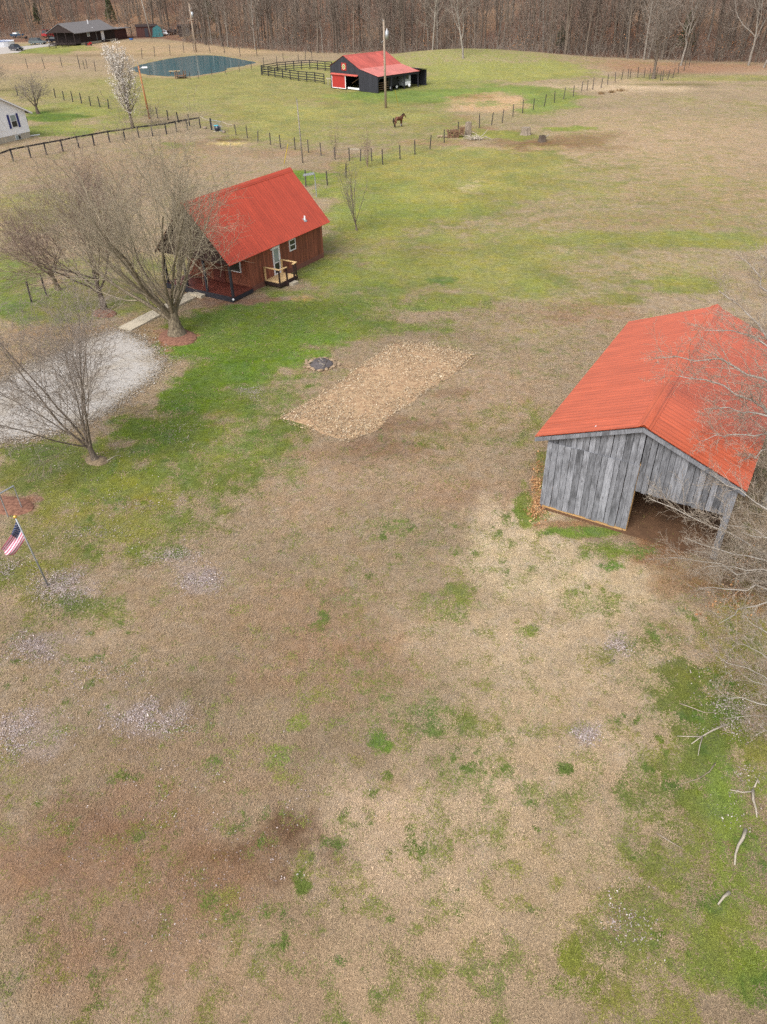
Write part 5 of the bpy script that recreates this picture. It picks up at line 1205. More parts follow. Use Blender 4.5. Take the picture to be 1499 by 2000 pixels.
    p = np.stack([cx[c], cy[c], cz[c]], 1) + g.normal(0, 1, (N, 3)) * np.array([1.1, 1.1, .8]); p[:, 2] = np.maximum(p[:, 2], zg(p[:, 0], p[:, 1]) + .1)
    a = g.normal(0, 1, (N, 3)); a /= np.linalg.norm(a, axis=1)[:, None]; b = np.cross(a, g.normal(0, 1, (N, 3))); b /= np.linalg.norm(b, axis=1)[:, None]; sz = g.uniform(.05, .12, (N, 1))
    v = np.stack([p + a * sz, p + b * sz, p - a * sz, p - b * sz], 1)
    tag(link('dry_leaves', mesh_np('dry_leaves', v.reshape(-1, 3), np.arange(4 * N).reshape(-1, 4), M['leaf_brown'])), 'dry tan leaves still hanging on low branches in the wood', 'leaves', kind='stuff')
    # named trees that stand out
    def single(px, py, kd, sc, lb, lean=(0, 0), nm='bare_tree'):
        q = at(px, py); tr, cr, _, _ = kinds[kd]; t = link(nm, tr, None, tuple(q)); tag(t, lb, 'tree'); t.scale = (sc,) * 3; t.rotation_euler = (lean[1], lean[0], px * .37); link('crown', cr, t)
    single(1330, 128, 10, 1.1, 'large crooked pale tree behind the cedar at the right wood edge'); single(1462, 128, 10, 1.25, 'thick pale forking tree at the wood edge near the right frame edge'); single(1492, 132, 4, 1.0, 'leaning pale trunk at the very right edge of the wood', (.25, 0))
    single(905, 114, 11, 1.05, 'pale many forked tree at the wood edge above the green knoll'); single(516, 62, 4, 1.0, 'thin white trunk leaning in the wood above the pond, the left one of two', (-.12, 0)); single(532, 66, 5, 1.0, 'thin white upright trunk in the wood above the pond, the right one of two', (.03, 0))
    single(446, 92, 5, .9, 'pale leaning tree at the wood edge right of the transformer pole', (-.1, 0)); single(845, 108, 4, .9, 'pale slim trunk at the wood edge behind the far barn'); single(660, 104, 6, .9, 'dark slim tree at the wood edge over the horse barn ridge')
    # cedars
    def cedar(px, py, h, w, lb, sd):
        q = at(px, py); t = thing('cedar_tree', lb, 'tree', q); MB().tube([(0, 0, -.2), (0, 0, h * .9)], [.14, .03], 6).build('trunk', M['bark_dark'], t)
        g2 = np.random.default_rng(sd); n = 2600; zz = .12 + .88 * g2.random(n) ** .8; rad = w * (1 - zz) ** .7 * (.55 + .45 * g2.random(n) ** .5) * (.75 + .5 * vnoise(zz * 9, zz * 0 + 3, sd)); az = g2.random(n) * 6.283
        p = np.stack([rad * np.cos(az), rad * np.sin(az), zz * h], 1); a = g2.normal(0, 1, (n, 3)); a[:, 2] -= .4; a /= np.linalg.norm(a, axis=1)[:, None]; b = np.cross(a, g2.normal(0, 1, (n, 3))); b /= np.linalg.norm(b, axis=1)[:, None]
        sz = g2.uniform(.1, .24, (n, 1)); v = np.stack([p + a * sz, p + b * sz * .5, p - a * sz, p - b * sz * .5], 1)
        link('crown', mesh_np('crown', v.reshape(-1, 3), np.arange(4 * n).reshape(-1, 4), M['cedar']), t)
    cedar(1336, 104, 7.5, 1.9, 'olive green cedar before the crooked pale tree at the right wood edge', 1); cedar(412, 62, 9, 2.2, 'dark green cedar in the wood behind the transformer pole', 2); cedar(222, 60, 9, 1.8, 'narrow dark green cedar in the wood behind the dark cabin', 3); cedar(1095, 88, 5, 1.3, 'small dull green cedar in the wood behind the far field', 4); cedar(80, 62, 5.5, 1.6, 'small dark cedar at the wood edge left of the dark cabin', 5)
forest()

# ------------------------------------------------------------------ fences
def wire_fence(label, pts, h=1.25, post='grey_post', wires=4, r=.06, group=None, thick=None, top_rail=None, wob=.05):
    P = [at(*p) for p in pts]; c = P[0]
    t = thing('wire_fence', label, 'fence', tuple(c)); R = random.Random(len(pts) * 7 + int(pts[0][0])); tops = []
    for i, p in enumerate(P):
        q = p - c; hh = h * R.uniform(.9, 1.1); lx, ly = R.gauss(0, wob), R.gauss(0, wob)
        MB().tube([(q[0], q[1], q[2] - .15), (q[0] + lx, q[1] + ly, q[2] + hh)], [r, r * .92], 6).build('post', M[post], t)
        tops.append((Vector((q[0], q[1], q[2])), Vector((q[0] + lx, q[1] + ly, q[2] + h * .9))))
    for k in range(wires):
        f = (k + .6) / wires; pl = []
        for i, (a, b) in enumerate(tops):
            pl.append(a.lerp(b, f) + Vector((.0, -r, 0)))
            if i < len(tops) - 1: pl.append((a.lerp(b, f) + tops[i + 1][0].lerp(tops[i + 1][1], f)) / 2 - Vector((0, r, .03)))
        MB().tube(pl, .007, 3).build('wire', M['wire'], t)
    return t, tops
wire_fence('wire fence on grey posts from the trough to the fire bush corner', [(462, 264), (484, 270), (504, 277), (529, 283), (549, 290), (577, 292), (603, 298), (628, 304), (655, 312), (683, 314), (704, 315), (727, 315)], 1.25)
wire_fence('wire fence on grey posts crossing the grass from the sapling up to the dead stumps', [(598, 365), (640, 362), (676, 347), (748, 321), (782, 311), (811, 302), (840, 291), (868, 279), (895, 265)], 1.3)
wire_fence('long wire fence climbing from the stumps to the lone tree in the far right field', [(937, 250), (960, 245), (981, 240), (1002, 228), (1021, 221), (1042, 214), (1063, 208), (1083, 201), (1101, 194), (1120, 188), (1136, 178), (1147, 177), (1158, 175), (1174, 172), (1187, 166), (1202, 161), (1214, 156), (1227, 154), (1231, 153), (1246, 152), (1258, 153), (1269, 155), (1281, 153), (1290, 158), (1294, 158), (1304, 156), (1314, 152), (1325, 144), (1336, 138), (1346, 130)], 1.45, wob=.1)
wire_fence('fence of dark posts and wire behind the round tree and the white blossom', [(35, 186), (109, 191), (126, 196), (143, 199), (160, 202), (178, 207), (196, 209), (213, 212), (309, 231), (329, 235), (350, 240), (371, 246)], 1.3, 'black_fence', 4, .08)
wire_fence('far fence along the brown field left of the pond', [(55, 134), (88, 134), (122, 131), (155, 127), (187, 139), (249, 120), (278, 115), (303, 111), (333, 108), (360, 103), (380, 102), (411, 103), (440, 104), (470, 110), (503, 110)], 2.0, 'grey_post', 3, .07, wob=.12)
wire_fence('wire fence along the near bank of the pond', [(252, 142), (272, 147), (294, 149), (348, 154), (359, 152), (372, 156), (388, 154), (415, 149), (441, 144), (468, 140), (492, 136)], 1.3, 'grey_post', 2, .05)
wire_fence('short fence of dark rails in the pasture left of the blossom tree', [(157, 136), (166, 135), (171, 133)], 1.5, 'grey_post', 2, .07)
wire_fence('wire fence on the far bank behind the paddock', [(516, 132), (541, 128), (554, 119), (584, 123), (597, 117), (610, 119)], 1.6, 'grey_post', 2, .06)
wire_fence('lone fence posts at the left field edge beside the leaning tree', [(-15, 612), (62, 590), (92, 578)], 1.3, 'black_fence', 3, .06)

def rail_fence(label, pts, h, rails, post_w, mat, mesh_wire=False, posts=True, extra=None):
    P = [at(*p) for p in pts]; c = P[0]; t = thing('board_fence', label, 'fence', tuple(c)); q = [Vector(p - c) for p in P]
    for p in q: MB().bb((p.x - post_w / 2, p.y - post_w / 2, p.z - .1), (p.x + post_w / 2, p.y + post_w / 2, p.z + h)).build('post', M[mat], t)
    for a, b in zip(q[:-1], q[1:]):
        d = (b - a).normalized(); off = Vector((d.y, -d.x, 0)) * (post_w / 2 + .02)
        if off.y > 0: off = -off
        for z, rh in rails:
            MB().beam(a + off + Vector((0, 0, z)), b + off + Vector((0, 0, z)), .04, rh).build('rail', M[mat], t)
        if mesh_wire:
            b_ = MB(); n = max(2, int((b - a).length / .3))
            for k in range(1, n): 
                m = a.lerp(b, k / n) + off * .8; b_.tube([m + Vector((0, 0, .05)), m + Vector((0, 0, h * .95))], .004, 3, cap=False)
            for k in range(6): b_.tube([a + off * .8 + Vector((0, 0, .1 + k * h / 6.5)), b + off * .8 + Vector((0, 0, .1 + k * h / 6.5))], .004, 3, cap=False)
            b_.build('mesh_wire', M['wire'], t)
    return t
rail_fence('long black fence with one top rail and wire mesh below, left of the gate', [(-60, 338), (-6, 328), (27, 315), (61, 308), (92, 302), (124, 296), (155, 289), (185, 284), (215, 278), (245, 274), (272, 269), (299, 266), (326, 262), (346, 258), (367, 254), (392, 250)], 1.22, [(1.14, .15)], .13, 'black_fence', True)
# black paddock beside the horse barn
o_ = FBW(0, 0); RL = [(.35, .12), (.72, .12), (1.1, .12), (1.45, .12)]
rail_fence('black four board fence, near side of the paddock beside the horse barn', [(634, 164), (616, 161), (600, 159.5), (584, 158), (568, 155.5), (553, 153), (538, 151), (525, 149), (512, 147)], 1.5, RL, .16, 'black_fence')
rail_fence('black four board fence, far side of the paddock beside the horse barn', [(512.5, 145.5), (543, 140), (559, 138.5), (575, 137), (590, 136), (606, 135), (621, 136.5), (636, 138), (649, 139)], 1.5, RL, .16, 'black_fence')

# ------------------------------------------------------------------ water and paths
def pond():
    out = np.array(A2((254, 135), (275, 127), (310, 119), (345, 113), (380, 109), (410, 108.5), (440, 111), (470, 116), (495, 121), (506, 124), (490, 128), (468, 133), (440, 139), (410, 144), (378, 149), (348, 151), (318, 149), (290, 147), (268, 142)))
    out = ragged(ccw(out), 1.2, .5, 3)
    m = bpy.data.materials.new('pond_water'); n, l = nodes_of(m); bs = n['Principled BSDF']
    bs.inputs['Base Color'].default_value = (*alb(62, 114, 124), 1); bs.inputs['Roughness'].default_value = .06; bs.inputs['IOR'].default_value = 1.33; bs.inputs['Specular IOR Level'].default_value = .35
    tc = n.new('ShaderNodeTexCoord'); z = n.new('ShaderNodeTexNoise'); z.inputs['Scale'].default_value = 1.6; z.inputs['Detail'].default_value = 4; l.new(tc.outputs['Object'], z.inputs['Vector'])
    bp = n.new('ShaderNodeBump'); bp.inputs['Strength'].default_value = .12; bp.inputs['Distance'].default_value = .1; l.new(z.outputs['Fac'], bp.inputs['Height']); l.new(bp.outputs[0], bs.inputs['Normal'])
    b = MB(); c = out.mean(0); P = [(x, y, .07) for x, y in out]; N = len(P); P.append((c[0], c[1], .07)); b.add(P, [(i, (i + 1) % N, N) for i in range(N)]); tag(b.build('pond', m), kind='structure')
    # muddy bank ring
    bank = MB(); P = []
    for s, z_ in ((1.02, .09), (1.055, .16), (1.10, .0)):
        for p in out: q = c + (p - c) * s; P.append((q[0], q[1], z_))
    f = []
    for k in range(2):
        for i in range(N): f.append((k * N + i, (k + 1) * N + i, (k + 1) * N + (i + 1) % N, k * N + (i + 1) % N))
    P2 = [(*(c + (p - c) * .985), .05) for p in out]; b0 = len(P); P += P2
    for i in range(N): f.append((b0 + i, i, (i + 1) % N, b0 + (i + 1) % N))
    bank.add(P, f); tag(bank.build('pond_bank', pm('grassy_pond_bank', alb(150, 138, 92), .25, .8, .95, .3, tint=alb(140, 112, 84)), None, True), kind='structure')
pond()
def dock():
    q = at(352, 154); t = thing('fishing_dock', 'small brown wooden dock on the near bank of the pond', 'dock', q)
    for x in (-.8, .8):
        for y in (0, 1.6): MB().bb((x - .06, y - .06, -.1), (x + .06, y + .06, 1.2)).build('dock_post', M['log'], t)
    for k in range(10): MB().bb((-.9, -.1 + k * .2, .42), (.9, .07 + k * .2, .47)).build('dock_plank', M['log'], t)
    MB().beam((-.8, 0, 1.1), (-.8, 1.6, 1.1), .06, .08).build('dock_rail', M['log'], t)
    b = thing('bench', 'pale plank bench standing on the bank beside the small dock', 'bench', at(342, 144)); MB().bb((-1.1, -.2, .42), (1.1, .2, .48)).build('seat', M['new_wood'], b)
    for x in (-.8, .8): MB().bb((x - .05, -.15, 0), (x + .05, .15, .42)).build('leg', M['log'], b)
dock()
def walk():
    a, b = np.array(at(243, 645)[:2]), np.array(at(391, 570)[:2]); d = (b - a) / np.linalg.norm(b - a); n = np.array([-d[1], d[0]]); L = np.linalg.norm(b - a)
    t = thing('concrete_walk', 'pale concrete walk of slabs from the gravel drive to the cabin porch', 'walk', (a[0], a[1], 0), math.atan2(d[1], d[0])); tag(t, kind='structure')
    k = int(round(L / 1.2)); s = L / k
    me = MB().bb((.012, -.46, -.05), (s - .012, .46, .085)).mesh('slab', M['concrete'])
    for i in range(k): link('slab', me, t, (i * s, rng.uniform(-.01, .01), rng.uniform(-.012, .012)))
    x = at(398, 568); g = thing('stone_step', 'pale stone step at the porch end of the concrete walk', 'step', x, math.atan2(d[1], d[0])); MB().bb((-.5, -.5, -.05), (.5, .55, .12)).build('lower_slab', M['concrete'], g); MB().bb((.1, -.45, .123), (.7, .5, .24)).build('upper_slab', M['concrete'], g)
walk()

M['dry_tuft'] = pm('dead_grass_tuft', alb(140, 122, 96), .35, 8, .95, .6, tint=alb(98, 84, 66))
def ring(name, label, px, py, rx, ry, mat, seed, dome=.1):
    o = at(px, py)[:2]; e1 = at(px + rx, py)[:2] - o; e2 = at(px, py - ry)[:2] - o
    out = np.array([o + e1 * math.cos(a) + e2 * math.sin(a) for a in np.linspace(0, 2 * math.pi, 28, endpoint=False)])
    ob = sheet(name, ragged(ccw(out), .1, .3 if px < 30 else .14, seed), .03, mat, dome=dome, seed=seed); tag(ob, label, 'mulch', kind='stuff')
ring('mulch_ring', 'red mulch ring round the foot of the big many stemmed tree', 348, 659, 39, 16, M['mulch'], 3)
ring('mulch_ring', 'red mulch ring round the reddish twigged tree', 205, 612, 24, 9, M['mulch'], 5)
ring('mulch_bed', 'red brown mulch bed under the white pipe frame at the left edge', 14, 990, 54, 20, M['mulch'], 7, .05)
ring('dry_grass_ring', 'tan dry grass ring at the foot of the vase shaped tree', 188, 900, 22, 10, M['dry_tuft'], 9, .08)

def firepit():
    c = at(628, 713); t = thing('fire_pit', 'ring of tan stones filled with grey ash and burnt sticks', 'fire pit', c); R = random.Random(3)
    for k in range(22):
        a = 2 * math.pi * k / 22 + R.uniform(-.07, .07); rr = .66 + R.uniform(-.05, .05)
        MB().blob((rr * math.cos(a), rr * math.sin(a), .05), (R.uniform(.08, .13), R.uniform(.07, .11), R.uniform(.04, .075)), k, 0, .35).build('stone', M['stone'], t)
    for k in range(4):
        a = R.uniform(0, 6.28); rr = .82 + R.uniform(0, .1)
        MB().blob((rr * math.cos(a), rr * math.sin(a), .04), (.1, .08, .06), k + 50, 0, .25).build('stone', M['stone'], t)
    MB().blob((0, 0, .02), (.6, .6, .2), 8, 0, .15, 14, 8).build('ash_heap', M['ash'], t, True)
    for k in range(16):
        a = R.uniform(0, 6.28); x, y = R.uniform(-.4, .4), R.uniform(-.4, .4)
        MB().tube([(x, y, .18), (x + .3 * math.cos(a), y + .3 * math.sin(a), .22)], [.02, .012], 5).build('burnt_stick', M['bark_dark' if k % 2 else 'driftwood'], t)
firepit()

# ------------------------------------------------------------------ poles
def pole(name, label, base, h, r, mat, lean=(0, 0)):
    q = at(*base); t = thing(name, label, 'pole', q); MB().tube([(0, 0, -.3), (lean[0] * .5, lean[1] * .5, h * .5), (lean[0], lean[1], h)], [r, r * .85, r * .68], 9).build('pole_shaft', M[mat], t, True); return t
t = pole('utility_pole', 'tall wooden utility pole with a grey transformer in front of the horse barn', (754, 211), 10.2, .17, 'pole', (-.12, 0))
MB().tube([(.28, -.25, 8.05), (.28, -.25, 9.0)], [.22, .22], 12).build('transformer', M['galv'], t, True)
MB().tube([(.28, -.25, 9.0), (.28, -.25, 9.25)], [.07, .04], 8).build('insulator', M['white'], t); MB().tube([(-.1, -.1, 10.0), (-.35, -.1, 10.25)], .035, 6).build('insulator', M['galv'], t); MB().beam((0, 0, 8.6), (.28, -.25, 8.6), .08, .1).build('bracket', M['galv'], t)
MB().beam((-.2, -.1, 7.9), (-.5, -.1, 7.7), .06, .06).build('bracket', M['galv'], t)
t = pole('utility_pole', 'pale utility pole with a transformer behind the pond, before the wood', (384, 102), 9.8, .2, 'pole', (-.1, 0))
MB().tube([(.35, -.2, 7.0), (.35, -.2, 8.2)], .28, 10).build('transformer', M['galv'], t, True); MB().beam((-1.0, -.2, 6.5), (.5, -.2, 6.7), .12, .12).build('crossarm', M['pole'], t)
for y_, x_ in ((9.0, .4), (8.6, -.4)): MB().beam((0, 0, y_ - .4), (x_, -.1, y_), .06, .06).build('bracket', M['galv'], t)
pole('utility_pole', 'bare leaning pale pole beside the dark cabin and the teal tarp', (297, 75), 10.5, .2, 'bark_pale', (-1.2, 0))
t = pole('lamp_pole', 'leaning orange brown pole with a white yard lamp beside the white blossom tree', (293, 232), 6.1, .13, 'pole_red', (-.22, 0))
MB().tube([(-.2, 0, 5.75), (.3, -.1, 5.9)], .04, 6).build('lamp_arm', M['galv'], t); MB().bb((.25, -.25, 5.82), (.95, .1, 5.98)).build('lamp_head', M['white'], t); MB().tube([(-.22, -.0, 5.9), (-.24, 0, 6.5)], .035, 6).build('bracket', M['galv'], t)
t = pole('service_pole', 'thin grey pole standing in the dirt behind the brown cabin', (592, 318), 5.6, .075, 'bark_pale', (-.12, 0)); MB().tube([(-.12, 0, 5.5), (-.2, -.1, 5.75)], .03, 6).build('insulator', M['galv'], t)
def guy(label, p0, p1z, px):
    q = at(*p0); t = thing('guy_guard', label, 'guy guard', q); e = np.array(at(px[0], px[1], p1z)) - q; MB().tube([(0, 0, -.05), tuple(e)], .035, 6).build('guard_sleeve', M['yellow'], t)
guy('yellow guy wire guard leaning beside the thin grey pole', (555, 320), 2.0, (563, 281)); guy('yellow guy wire guard in the grass beside the tall transformer pole', (779, 208), 2.3, (772, 177))
def wire_line(label, a, b, sag, r=.012):
    t = link('power_line', None); a, b = Vector(a), Vector(b); tag(t, label, 'power line'); pts = [a.lerp(b, k / 16) - Vector((0, 0, sag * 4 * (k / 16) * (1 - k / 16))) for k in range(17)]; MB().tube(pts, r, 4).build('cable', M['bark'], t)
pa, pb = at(754, 211), at(384, 102)
wire_line('thin power line from the barn pole to the pole behind the pond', (pa[0] - .1, pa[1], 10), (pb[0], pb[1], 9.4), 1.4)
wire_line('thin power line from the barn pole off to the far right', (pa[0] + .1, pa[1], 10), (120, 150, 12), 1.8)

# clothesline post behind the cabin
q = at(619, 385); t = thing('clothesline_post', 'grey steel clothesline post with crossbars behind the cabin', 'clothesline post', q)
MB().tube([(0, 0, -.1), (-.05, 0, 1.85)], .045, 8).build('post_tube', M['galv'], t)
for k in range(4): MB().beam((-.05 - .02 * k, -.35 + .22 * k, 1.88), (-1.0, -.45 + .22 * k, 1.78), .06, .05).build('crossbar', M['galv'], t)

# ------------------------------------------------------------------ flag
def flag():
    b = at(95, 1144); tp = np.array(at(31, 1012, 2.8)); top = Vector(tp - b)
    t = thing('flagpole', 'short white flagpole with a gold ball, leaning left on the lawn', 'flagpole', b)
    MB().tube([(0, 0, -.1), tuple(top * .5), tuple(top)], [.03, .026, .02], 10).build('pole_tube', M['galv'], t, True)
    MB().blob(tuple(top + Vector((0, 0, .05))), (.055, .055, .055), 1, 0, 0, 12, 8).build('gold_ball', M['gold'], t, True)
    h0, h1 = top * .975, top * .975 - top.normalized() * .72
    wb = Vector(b)
    f0 = Vector(at(4, 1068, 1.75)) - wb; f1 = Vector(at(20, 1089, 1.2)) - wb
    dirv = top.normalized()
    fl = thing('flag', 'red and white striped flag with stars on navy, hanging from the short flagpole', 'flag', b)
    nu, nv = 30, 39
    P = []; nrm = (f0 - h0).cross(h1 - h0).normalized()
    for j in range(nv + 1):
        for i in range(nu + 1):
            u, v = i / nu, j / nv; s = h0.lerp(h1, v); e = f0.lerp(f1, v); p = s.lerp(e, u)
            p += Vector((0, 0, -.10 * math.sin(u * math.pi) * (1 - .4 * v))) + nrm * (.085 * math.sin(u * 7 + v * 3.2) * u ** .6 + .05 * math.sin(v * 9.5 + u * 2) * u ** .4)
            P.append(p)
    me = MB(); F = []
    for j in range(nv):
        for i in range(nu):
            st = int(j / nv * 13); mi = 2 if (i < nu * .4 and st < 7) else (st % 2)
            me.add([], []); me.f.append((j * (nu + 1) + i, j * (nu + 1) + i + 1, (j + 1) * (nu + 1) + i + 1, (j + 1) * (nu + 1) + i)); me.m.append(mi)
    me.v = [tuple(p) for p in P]; o = me.build('flag_cloth', [M['flag_red'], M['flag_white'], M['flag_blue']], fl, True)
    def pt(u, v):
        x, y = u * nu, v * nv; i, j = min(int(x), nu - 1), min(int(y), nv - 1); a, c = x - i, y - j
        p = P[j * (nu + 1) + i].lerp(P[j * (nu + 1) + i + 1], a).lerp(P[(j + 1) * (nu + 1) + i].lerp(P[(j + 1) * (nu + 1) + i + 1], a), c); return p
    s = MB()
    for r_ in range(9):
        for c_ in range(6 if r_ % 2 == 0 else 5):
            u = .4 * ((c_ + (.5 if r_ % 2 == 0 else 1.0)) / 6); v = 7 / 13 * (r_ + .5) / 9
            for sd in (-1, 1):
                q = [pt(u + .021 * (1 if k % 2 == 0 else .42) * math.cos(k * math.pi / 5) * .62, v + .021 * (1 if k % 2 == 0 else .42) * math.sin(k * math.pi / 5)) + nrm * .006 * sd for k in range(10)]
                s.add(q, [tuple(range(10)) if sd > 0 else tuple(range(9, -1, -1))])
    so = s.build('star', M['flag_white'], o)
flag()
q = at(2, 1000); t = thing('pipe_frame', 'white pipe frame standing in the mulch bed at the left edge', 'frame', q)
e0 = Vector(at(-25, 978, 1.0) - q); e1 = Vector(at(27, 949, 1.0) - q); MB().tube([e0, e1], .03, 8).build('top_pipe', M['galv'], t)
for e in (e1, e0.lerp(e1, .45)): MB().tube([(e.x, e.y, -.05), tuple(e)], .022, 8).build('leg_pipe', M['galv'], t)

# ------------------------------------------------------------------ gate, trough
g0, g1 = at(414, 254), at(435, 258)
t = thing('wire_gate', 'small grey wire gate panel at the end of the black fence', 'gate', g0); d = Vector(g1 - g0)
MB().bb((-.09, -.09, -.1), (.09, .09, 1.3)).build('gate_post', M['black_fence'], t)
for z in (.1, .6, 1.12): MB().beam((.09, 0, z), d + Vector((0, 0, z)), .05, .07).build('gate_rail', M['galv'], t)
for k in range(10): p = d * (k + .6) / 10; MB().tube([(p.x + .03, p.y, .1), (p.x + .03, p.y, 1.12)], .018, 4).build('gate_bar', M['galv'], t)
g2, g3 = at(393, 247), at(458, 263)
for a, b, lb in ((g2, g0, 'pale rail from the black fence corner to the gate post'), (g1, g3, 'pale rail from the wire gate to the first wire fence post')):
    t = thing('rail', lb, 'rail', a); dd = Vector(b - a); MB().tube([(0.12, 0, 1.12), tuple(dd * .5 + Vector((0, 0, 1.0))), tuple(dd + Vector((-.1, 0, 1.05)))], .035, 6).build('rail_pole', M['driftwood'], t)
q = at(426, 256.5); t = thing('water_barrel', 'dark blue barrel trough in front of the wire gate', 'barrel', q); MB().tube([(0, 0, 0), (0, 0, .35), (0, 0, .62)], [.36, .38, .34], 14).build('barrel_body', M['car_dark'], t, True); MB().tube([(-.1, -.02, .62), (-.1, -.02, .68)], [.3, .22], 12).build('barrel_lid', pm('teal_lid', alb(60, 170, 190), .1, 4, .4), t)
MB().bb((-.5, -.4, -.1), (.5, .4, .03)).build('trough_pad', M['concrete'], t)
for (px, py, lb) in ((401, 252, 'grey boulder by the black fence corner post'), (438, 260, 'dark stone on the ground right of the wire gate')):
    q = at(px, py); t = thing('boulder', lb, 'stone', q); MB().blob((0, 0, .1), (.25, .2, .2), px, 0, .2).build('rock', M['stump'], t, True)

# hitching rail by the horse barn, white gate rail
q = at(650, 167); t = thing('hitching_rail', 'white hitching rail before the red sliding door of the horse barn', 'rail', q)
MB().beam((-1.0, .6, 1.0), (.7, -.4, .95), .14, .16).build('top_rail', M['driftwood'], t)
for p in ((-.75, .45), (.5, -.28)): MB().bb((p[0] - .06, p[1] - .06, -.1), (p[0] + .06, p[1] + .06, .95)).build('rail_post', M['driftwood'], t)
a = at(683, 308); b = at(703, 308); t = thing('rail', 'white rail between two fence posts behind the red bushes', 'rail', a); MB().beam((0, -.1, .85), (b[0] - a[0], b[1] - a[1] - .1, .8), .08, .1).build('rail_bar', M['driftwood'], t); MB().beam((0, -.1, .0), (0, -.1, .9), .1, .1).build('rail_post', M['log'], t)

# ------------------------------------------------------------------ stumps and logs
def stump(label, px, py, r, h, hollow=False, mat='stump'):
    q = at(px, py); t = thing('tree_stump', label, 'stump', q); R = random.Random(int(px)); n = 16; b = MB(); P = []
    for z, k in ((-.1, 1.35), (.15, 1.12), (h * .5, 1.0), (h, .96)):
        for i in range(n):
            a = 6.283 * i / n; j = 1 + .1 * math.sin(i * 2.1 + px) + (.06 * R.uniform(-1, 1)); P.append((r * k * j * math.cos(a), r * k * j * math.sin(a), z + (R.uniform(-.08, .08) * h if z == h and hollow else 0)))
    f = [(k * n + i, k * n + (i + 1) % n, (k + 1) * n + (i + 1) % n, (k + 1) * n + i) for k in range(3) for i in range(n)]; b.add(P, f + ([] if hollow else [tuple(range(3 * n, 4 * n))])); b.build('stump_body', M[mat], t)
    if hollow: MB().tube([(0, 0, h * .3), (0, 0, h * .72)], [r * .3, r * .85], 12).build('hollow_core', M['black'], t)
    return t
stump('tall grey standing stump at the end of the wire fence', 915, 264, .36, 1.35); stump('wide grey cut stump in the middle of the dirt hollow', 1027, 263, .5, .75)
stump('burnt black hollow stump at the front of the dirt hollow', 1059, 277, .36, .62, True, 'bark_dark')
t = thing('root_wad', 'bleached dead root propped against the burnt stump', 'root', at(1064, 274)); R = random.Random(4)
for k in range(9): a = k * .7; MB().tube([(0, 0, .1), (.2 * math.cos(a), .2 * math.sin(a), .4), (.45 * math.cos(a + .4), .4 * math.sin(a + .4), .5 + R.uniform(-.2, .2))], [.07, .045, .02], 5).build('root_arm', M['driftwood'], t)
t = thing('dead_branches', 'heap of bleached dead branches lying right of the tall stump', 'branches', at(929, 273))
for k in range(24):
    a = R.uniform(0, 6.28); L = R.uniform(.6, 1.6); x, y = R.uniform(-.5, .6), R.uniform(-.3, .3); MB().tube([(x, y, .05), (x + L * .5 * math.cos(a), y + L * .4 * math.sin(a), .2 + R.uniform(0, .3)), (x + L * math.cos(a + .2), y + L * .7 * math.sin(a + .2), .1 + R.uniform(0, .9) * (k % 3 == 0))], [.06, .045, .02], 5).build('branch', M['driftwood'], t)
t = thing('log_pile', 'pile of brown split logs left of the tall grey stump', 'log pile', at(891, 268))
for k in range(21):
    x = -.9 + .28 * (k % 7) + R.uniform(-.05, .05); z = .13 + .26 * (k // 7) + (.25 if k % 7 > 4 else 0); MB().tube([(x, -.35, z), (x + R.uniform(-.1, .1), .4, z + R.uniform(-.04, .04))], .14, 8).build('log', M['log'], t)
for k in range(8): MB().blob((-1.5 + R.uniform(-.6, .5), R.uniform(-.3, .3), .1), (.2, .15, .12), k + 9, 0, .3).build('rubble_stone', M['stone'], t)
for (px, py, w, lb) in ((1212, 178, 1.0, 'tan dry grass clump on the pale bank, the largest one'), (1195, 181, .5, 'tan dry grass clump left of the largest one'), (1175, 184, .45, 'low tan dry grass clump at the left end of the pale bank')):
    q = at(px, py); t = thing('grass_clump', lb, 'grass clump', q); g = np.random.default_rng(px); n = 110; d = g.normal(0, .6, (n, 3)); d[:, 2] = 1; p0 = np.stack([g.normal(0, w * .42, n), g.normal(0, w * .3, n), np.zeros(n) - .05], 1); p1 = p0 + d * g.uniform(.12, .42, (n, 1)); o = link('blades', segs_mesh('blades', np.hstack([p0, p1, np.full((n, 1), .03), np.full((n, 1), .012)]), 3, M['seed_grass']), t); tag(o, kind='stuff')

# fallen sticks on the right-hand grass
def stick(label, pts, r, mat='driftwood', extra=()):
    P = [Vector(at(x, y)) for x, y in pts]; c = P[0].copy(); t = thing('fallen_stick', label, 'stick', tuple(c)); n = len(P)
    MB().tube([p - c + Vector((0, 0, .045 + .02 * math.sin(i * 2))) for i, p in enumerate(P)], [r * (1 - .6 * i / (n - 1)) for i in range(n)], 6).build('stem', M[mat], t, True)
    for e in extra:
        Q = [Vector(at(x, y)) - c + Vector((0, 0, .05)) for x, y in e]; MB().tube(Q, [r * .6, r * .45, r * .25][:len(Q)], 5).build('side_twig', M[mat], t, True)
stick('bleached forked stick lying on the dark green grass at the right', [(1418, 1417), (1390, 1430), (1370, 1440), (1350, 1455)], .028, 'driftwood', [[(1368, 1441), (1345, 1441), (1322, 1440)], [(1372, 1440), (1366, 1460), (1363, 1478)]])
stick('thin grey stick lying above the forked one', [(1328, 1376), (1350, 1385), (1375, 1393), (1402, 1394)], .014, 'twig_pale'); stick('thin curved grey stick below the forked one', [(1397, 1492), (1385, 1510), (1365, 1522), (1330, 1533)], .013, 'twig_pale')
stick('thick bleached bent branch lying near the right edge', [(1456, 1622), (1450, 1640), (1442, 1652), (1436, 1670), (1434, 1692)], .042); stick('pale bark strip on the grass below the bent branch', [(1424, 1745), (1413, 1754), (1402, 1768)], .04)
